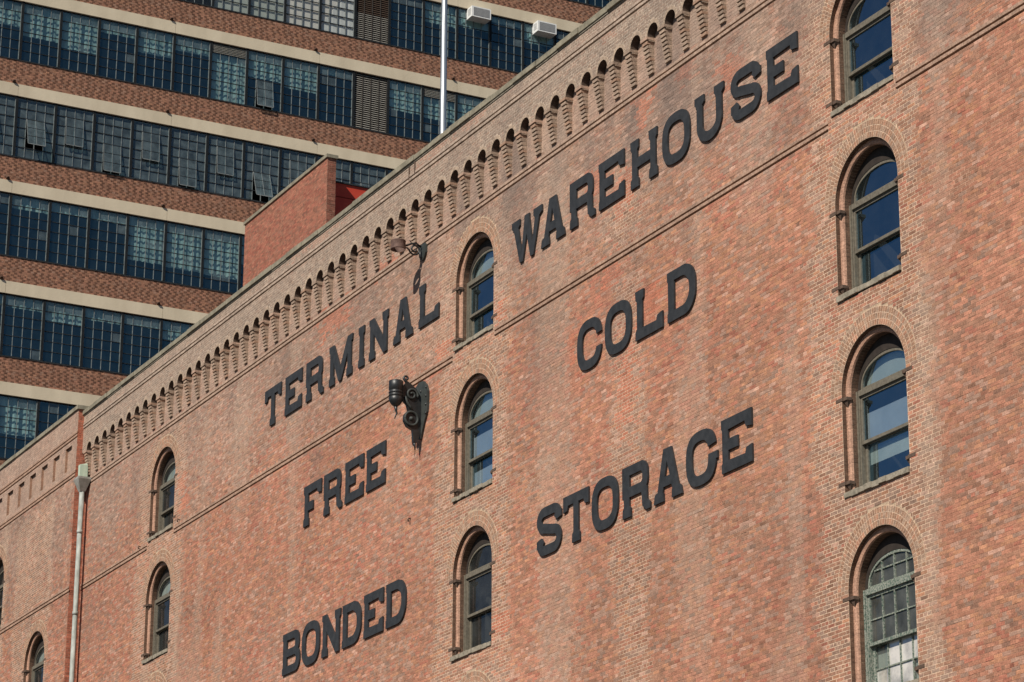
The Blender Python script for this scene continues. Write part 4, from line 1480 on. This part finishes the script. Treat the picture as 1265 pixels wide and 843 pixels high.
for (ri, n, zt, zb) in win_list:
    ya, yb = BAY0 + BAY * n, BAY0 + BAY * (n + 1)
    mw_ = .055
    f = MB()
    f.box((XG - .05, ya - mw_, zb), (XG + .075, ya + mw_, zt))            # mullion
    f.box((XG - .04, ya + mw_, zt - .05), (XG + .02, yb - mw_, zt), 0)
    f.box((XG - .04, ya + mw_, zb), (XG + .02, yb - mw_, zb + .04), 0)
    Y0, Y1, Z0, Z1 = ya + mw_, yb - mw_, zb + .04, zt - .05
    W4 = (Y1 - Y0) / 4
    H6 = (Z1 - Z0) / 6
    louv = LOUV.get((ri, n))
    if not louv:
        for i in range(1, 4):
            f.box((XG - .02, Y0 + W4 * i - .013, Z0), (XG + .025, Y0 + W4 * i + .013, Z1), 1)
        f.box((XG - .02, Y1 - .02, Z0), (XG + .045, Y1, Z1), 1)
        for k in range(1, 6):
            f.box((XG - .018, Y0, Z0 + H6 * k - .014), (XG + .028, Y1, Z0 + H6 * k + .014), 2)
    wo_ = f.build("window", [M['mullion'], M['muntin'], M['transom']], TW, origin=(XG, ya, zb))
    wp = wloc(wo_)
    if louv:
        m = MB()
        m.box((XG - .06, Y0, Z0), (XG - .05, Y1, Z1))
        for i in range(5):
            yy = Y0 + (Y1 - Y0) * i / 4
            m.box((XG - .05, yy - .02, Z0), (XG + .03, yy + .02, Z1))
        m.build("louver_frame", M['louver_back'], wo_, origin=(XG, Y0, Z0))
        ns = 26
        m = MB()
        for k in range(ns):
            zz = Z0 + (Z1 - Z0) * (k + .5) / ns
            if ri == 0 and k > 12:
                continue
            m.add([(XG + .03, Y0 + .03, zz - .03), (XG + .03, Y1 - .03, zz - .03), (XG - .03, Y1 - .03, zz + .03), (XG - .03, Y0 + .03, zz + .03)], [(0, 1, 2, 3)])
        m.build("slat", M['louver'], wo_, origin=(XG, Y0, Z0))
        if ri == 0:
            m = MB()
            for k in range(13, ns):
                zz = Z0 + (Z1 - Z0) * (k + .5) / ns
                m.add([(XG + .03, Y0 + .03, zz - .03), (XG + .03, Y1 - .03, zz - .03), (XG - .03, Y1 - .03, zz + .03), (XG - .03, Y0 + .03, zz + .03)], [(0, 1, 2, 3)])
            m.build("slat", M['block'], wo_, origin=(XG, Y0, Z0))
        continue
    vent = VENT.get((ri, n))
    dusty = ri == 2 or (ri == 5 and R.random() < .5)
    for i in range(4):
        for k in range(6):
            if vent and vent[0] <= i < vent[0] + 2 and vent[1] <= (5 - k) <= vent[2]:
                continue
            if (ri, n) in SMALL_L and k == 5:
                continue
            yc, zc = Y0 + W4 * (i + .5), Z0 + H6 * (k + .5)
            ry, rz = R.gauss(0, .008), R.gauss(0, .008)
            key = 'd' if (dusty or (k == 5 and R.random() < .7) or R.random() < .06) else 'c'
            if ri == 0 and 3 <= n <= 8:
                key = 'p'
            if (ri, n) in front:
                o = link("pane", pane_me[key], wo_, (XG - wp.x, yc - wp.y, zc - wp.z))
                o.rotation_euler = (0, ry, rz)
                o.scale = (1, W4 / .4, H6 / .45)
            else:
                dy, dz = W4 / 2, H6 / 2
                glz[{'c': 'glass_clear', 'd': 'glass_dusty', 'p': 'glass_plain'}[key]].quad(
                    [(XG + ry * dz * -s2 + rz * dy * -s1, yc + s1 * dy, zc + s2 * dz) for s1, s2 in ((-1, -1), (1, -1), (1, 1), (-1, 1))])
    if vent:
        i0, k0, k1, ang = vent
        ztop, zlow = Z1 - H6 * k0, Z1 - H6 * (k1 + 1)
        a, b = Y0 + W4 * i0 + .012, Y0 + W4 * (i0 + 2) - .012
        t = math.radians(ang)
        Hh = ztop - zlow
        q = lambda y, d, off=0: (XG + .03 + math.sin(t) * d + off, y, ztop - math.cos(t) * d)
        m = MB()
        for (ya_, yb_, d0, d1, mi) in ((a, a + .025, 0, Hh, 1), (b - .025, b, 0, Hh, 1), (a, b, Hh - .035, Hh, 1), (a, b, 0, .025, 0), ((a + b) / 2 - .012, (a + b) / 2 + .012, 0, Hh, 1),
                                       (a, b, Hh / 3 - .01, Hh / 3 + .01, 0), (a, b, Hh * 2 / 3 - .01, Hh * 2 / 3 + .01, 0)):
            vs = [q(ya_, d0, .012), q(yb_, d0, .012), q(yb_, d1, .012), q(ya_, d1, .012), q(ya_, d0, -.012), q(yb_, d0, -.012), q(yb_, d1, -.012), q(ya_, d1, -.012)]
            m.add(vs, [(0, 3, 2, 1), (4, 5, 6, 7), (0, 1, 5, 4), (1, 2, 6, 5), (2, 3, 7, 6), (3, 0, 4, 7)], mi)
        vo_ = m.build("vent_sash", [M['transom'], M['muntin']], wo_, origin=(XG, a, ztop))
        m = MB()
        m.quad([q(a, .01), q(a, Hh - .01), q(b, Hh - .01), q(b, .01)])
        m.build("vent_pane", M['glass_dusty'], wo_, origin=(XG, a, ztop))
    if (ri, n) in SMALL_L:
        m = MB()
        for k in range(6):
            zz = Z1 - H6 + H6 * (k + .5) / 6
            m.add([(XG + .05, Y0 + .03, zz - .03), (XG + .05, Y1 - .03, zz - .03), (XG - .01, Y1 - .03, zz + .02), (XG - .01, Y0 + .03, zz + .02)], [(0, 1, 2, 3)])
        m.build("small_louver", M['louver'], wo_, origin=(XG, Y0, Z1))
    bl = BL.get((ri, n))
    if bl:
        m = MB()
        ns = 24
        zl = Z1 - (Z1 - Z0) * bl
        A = [(XG - .10 + .02 * math.sin(i * 1.9 + n) + .012 * math.sin(i * .7), Y0 - .03 + (Y1 - Y0 + .06) * i / ns, Z1 + .04) for i in range(ns + 1)]
        B = [(p[0] + .01 * math.sin(i), p[1], zl + .006 * math.sin(i * .5 + n)) for i, p in enumerate(A)]
        m.strip(B, A, 0, True)
        m.build("blind", M['curtain'], wo_, origin=(XG, Y0, zl))
    if ri == 0 and 5 <= n <= 8:
        m = MB()
        m.quad([(XG - .045, Y0 + .0, Z0 + .0), (XG - .045, Y1, Z0), (XG - .045, Y1, Z1), (XG - .045, Y0, Z1)])
        m.build("pale_partition", M['bright_room'] if n > 6 else M['shade'], wo_, origin=(XG, Y0, Z0))
        if n == 8:
            m = MB()
            for c in range(4):
                ya_, yb_ = Y0 + W4 * c, Y0 + W4 * (c + 1)
                ztp = Z0 + (Z1 - Z0) * (.22 + .26 * c)
                m.add([(XG - .038, ya_, Z0), (XG - .026, (ya_ + yb_) / 2, Z0), (XG - .038, yb_, Z0), (XG - .038, yb_ - .02, ztp + .2), (XG - .026, (ya_ + yb_) / 2, ztp), (XG - .038, ya_ + .12, ztp - .4)],
                      [(0, 1, 4, 5), (1, 2, 3, 4)])
            m.build("white_curtain", M['white_cloth'], wo_, origin=(XG, Y0, Z0))
if glz['glass_clear'].v:
    g_ = MB()
    for mi, k in enumerate(('glass_clear', 'glass_dusty', 'glass_plain')):
        b = len(g_.v)
        g_.v += glz[k].v
        g_.f += [tuple(i + b for i in f) for f in glz[k].f]
        g_.m += [mi] * len(glz[k].f)
        g_.smooth += [False] * len(glz[k].f)
    g_.build("glazing", [M['glass_clear'], M['glass_dusty'], M['glass_plain']], TW, kind="stuff")
# drain spouts above the bands
for bt in BT[:-1]:
    for k in range(-1, 5):
        y = 32.6 + 7.07 * k
        m = MB()
        m.tube([(X0 - .05, y, bt + .12), (X0 + .10, y, bt + .09), (X0 + .13, y, bt + .06)], [.075, .075, .065], 10)
        m.build("drain_spout", M['spout'], TW, origin=(X0, y, bt + .1))

# air conditioners standing in the top windows of the block
for i, (y0, lab) in enumerate(((54.55, "white window air conditioner nearest the flagpole"), (58.10, "white window air conditioner just above the warehouse parapet, right of the other"))):
    t = thing("air_conditioner", lab, "air conditioner", (X0 + .1, y0 + .5, 57.1), "window air conditioners on the office block")
    m = MB()
    m.box((X0 - .2, y0, 57.12), (X0 + .50, y0 + 1.02, 57.66))
    m.build("casing", M['white_metal'], t)
    m = MB()
    m.box((X0 + .501, y0 + .09, 57.19), (X0 + .508, y0 + .93, 57.60))
    gr = m.build("grille", M['grille'], t)
    m = MB()
    for k in range(14):
        yy = y0 + .1 + .82 * k / 13
        m.box((X0 + .509, yy - .012, 57.19), (X0 + .516, yy + .012, 57.60))
    m.build("fin", M['grille'], gr)
    m = MB()
    for k in range(6):
        zz = 57.25 + .06 * k
        m.box((X0 + .08, y0 - .004, zz), (X0 + .40, y0 - .001, zz + .025))
    m.build("side_louver", M['grille'], t)
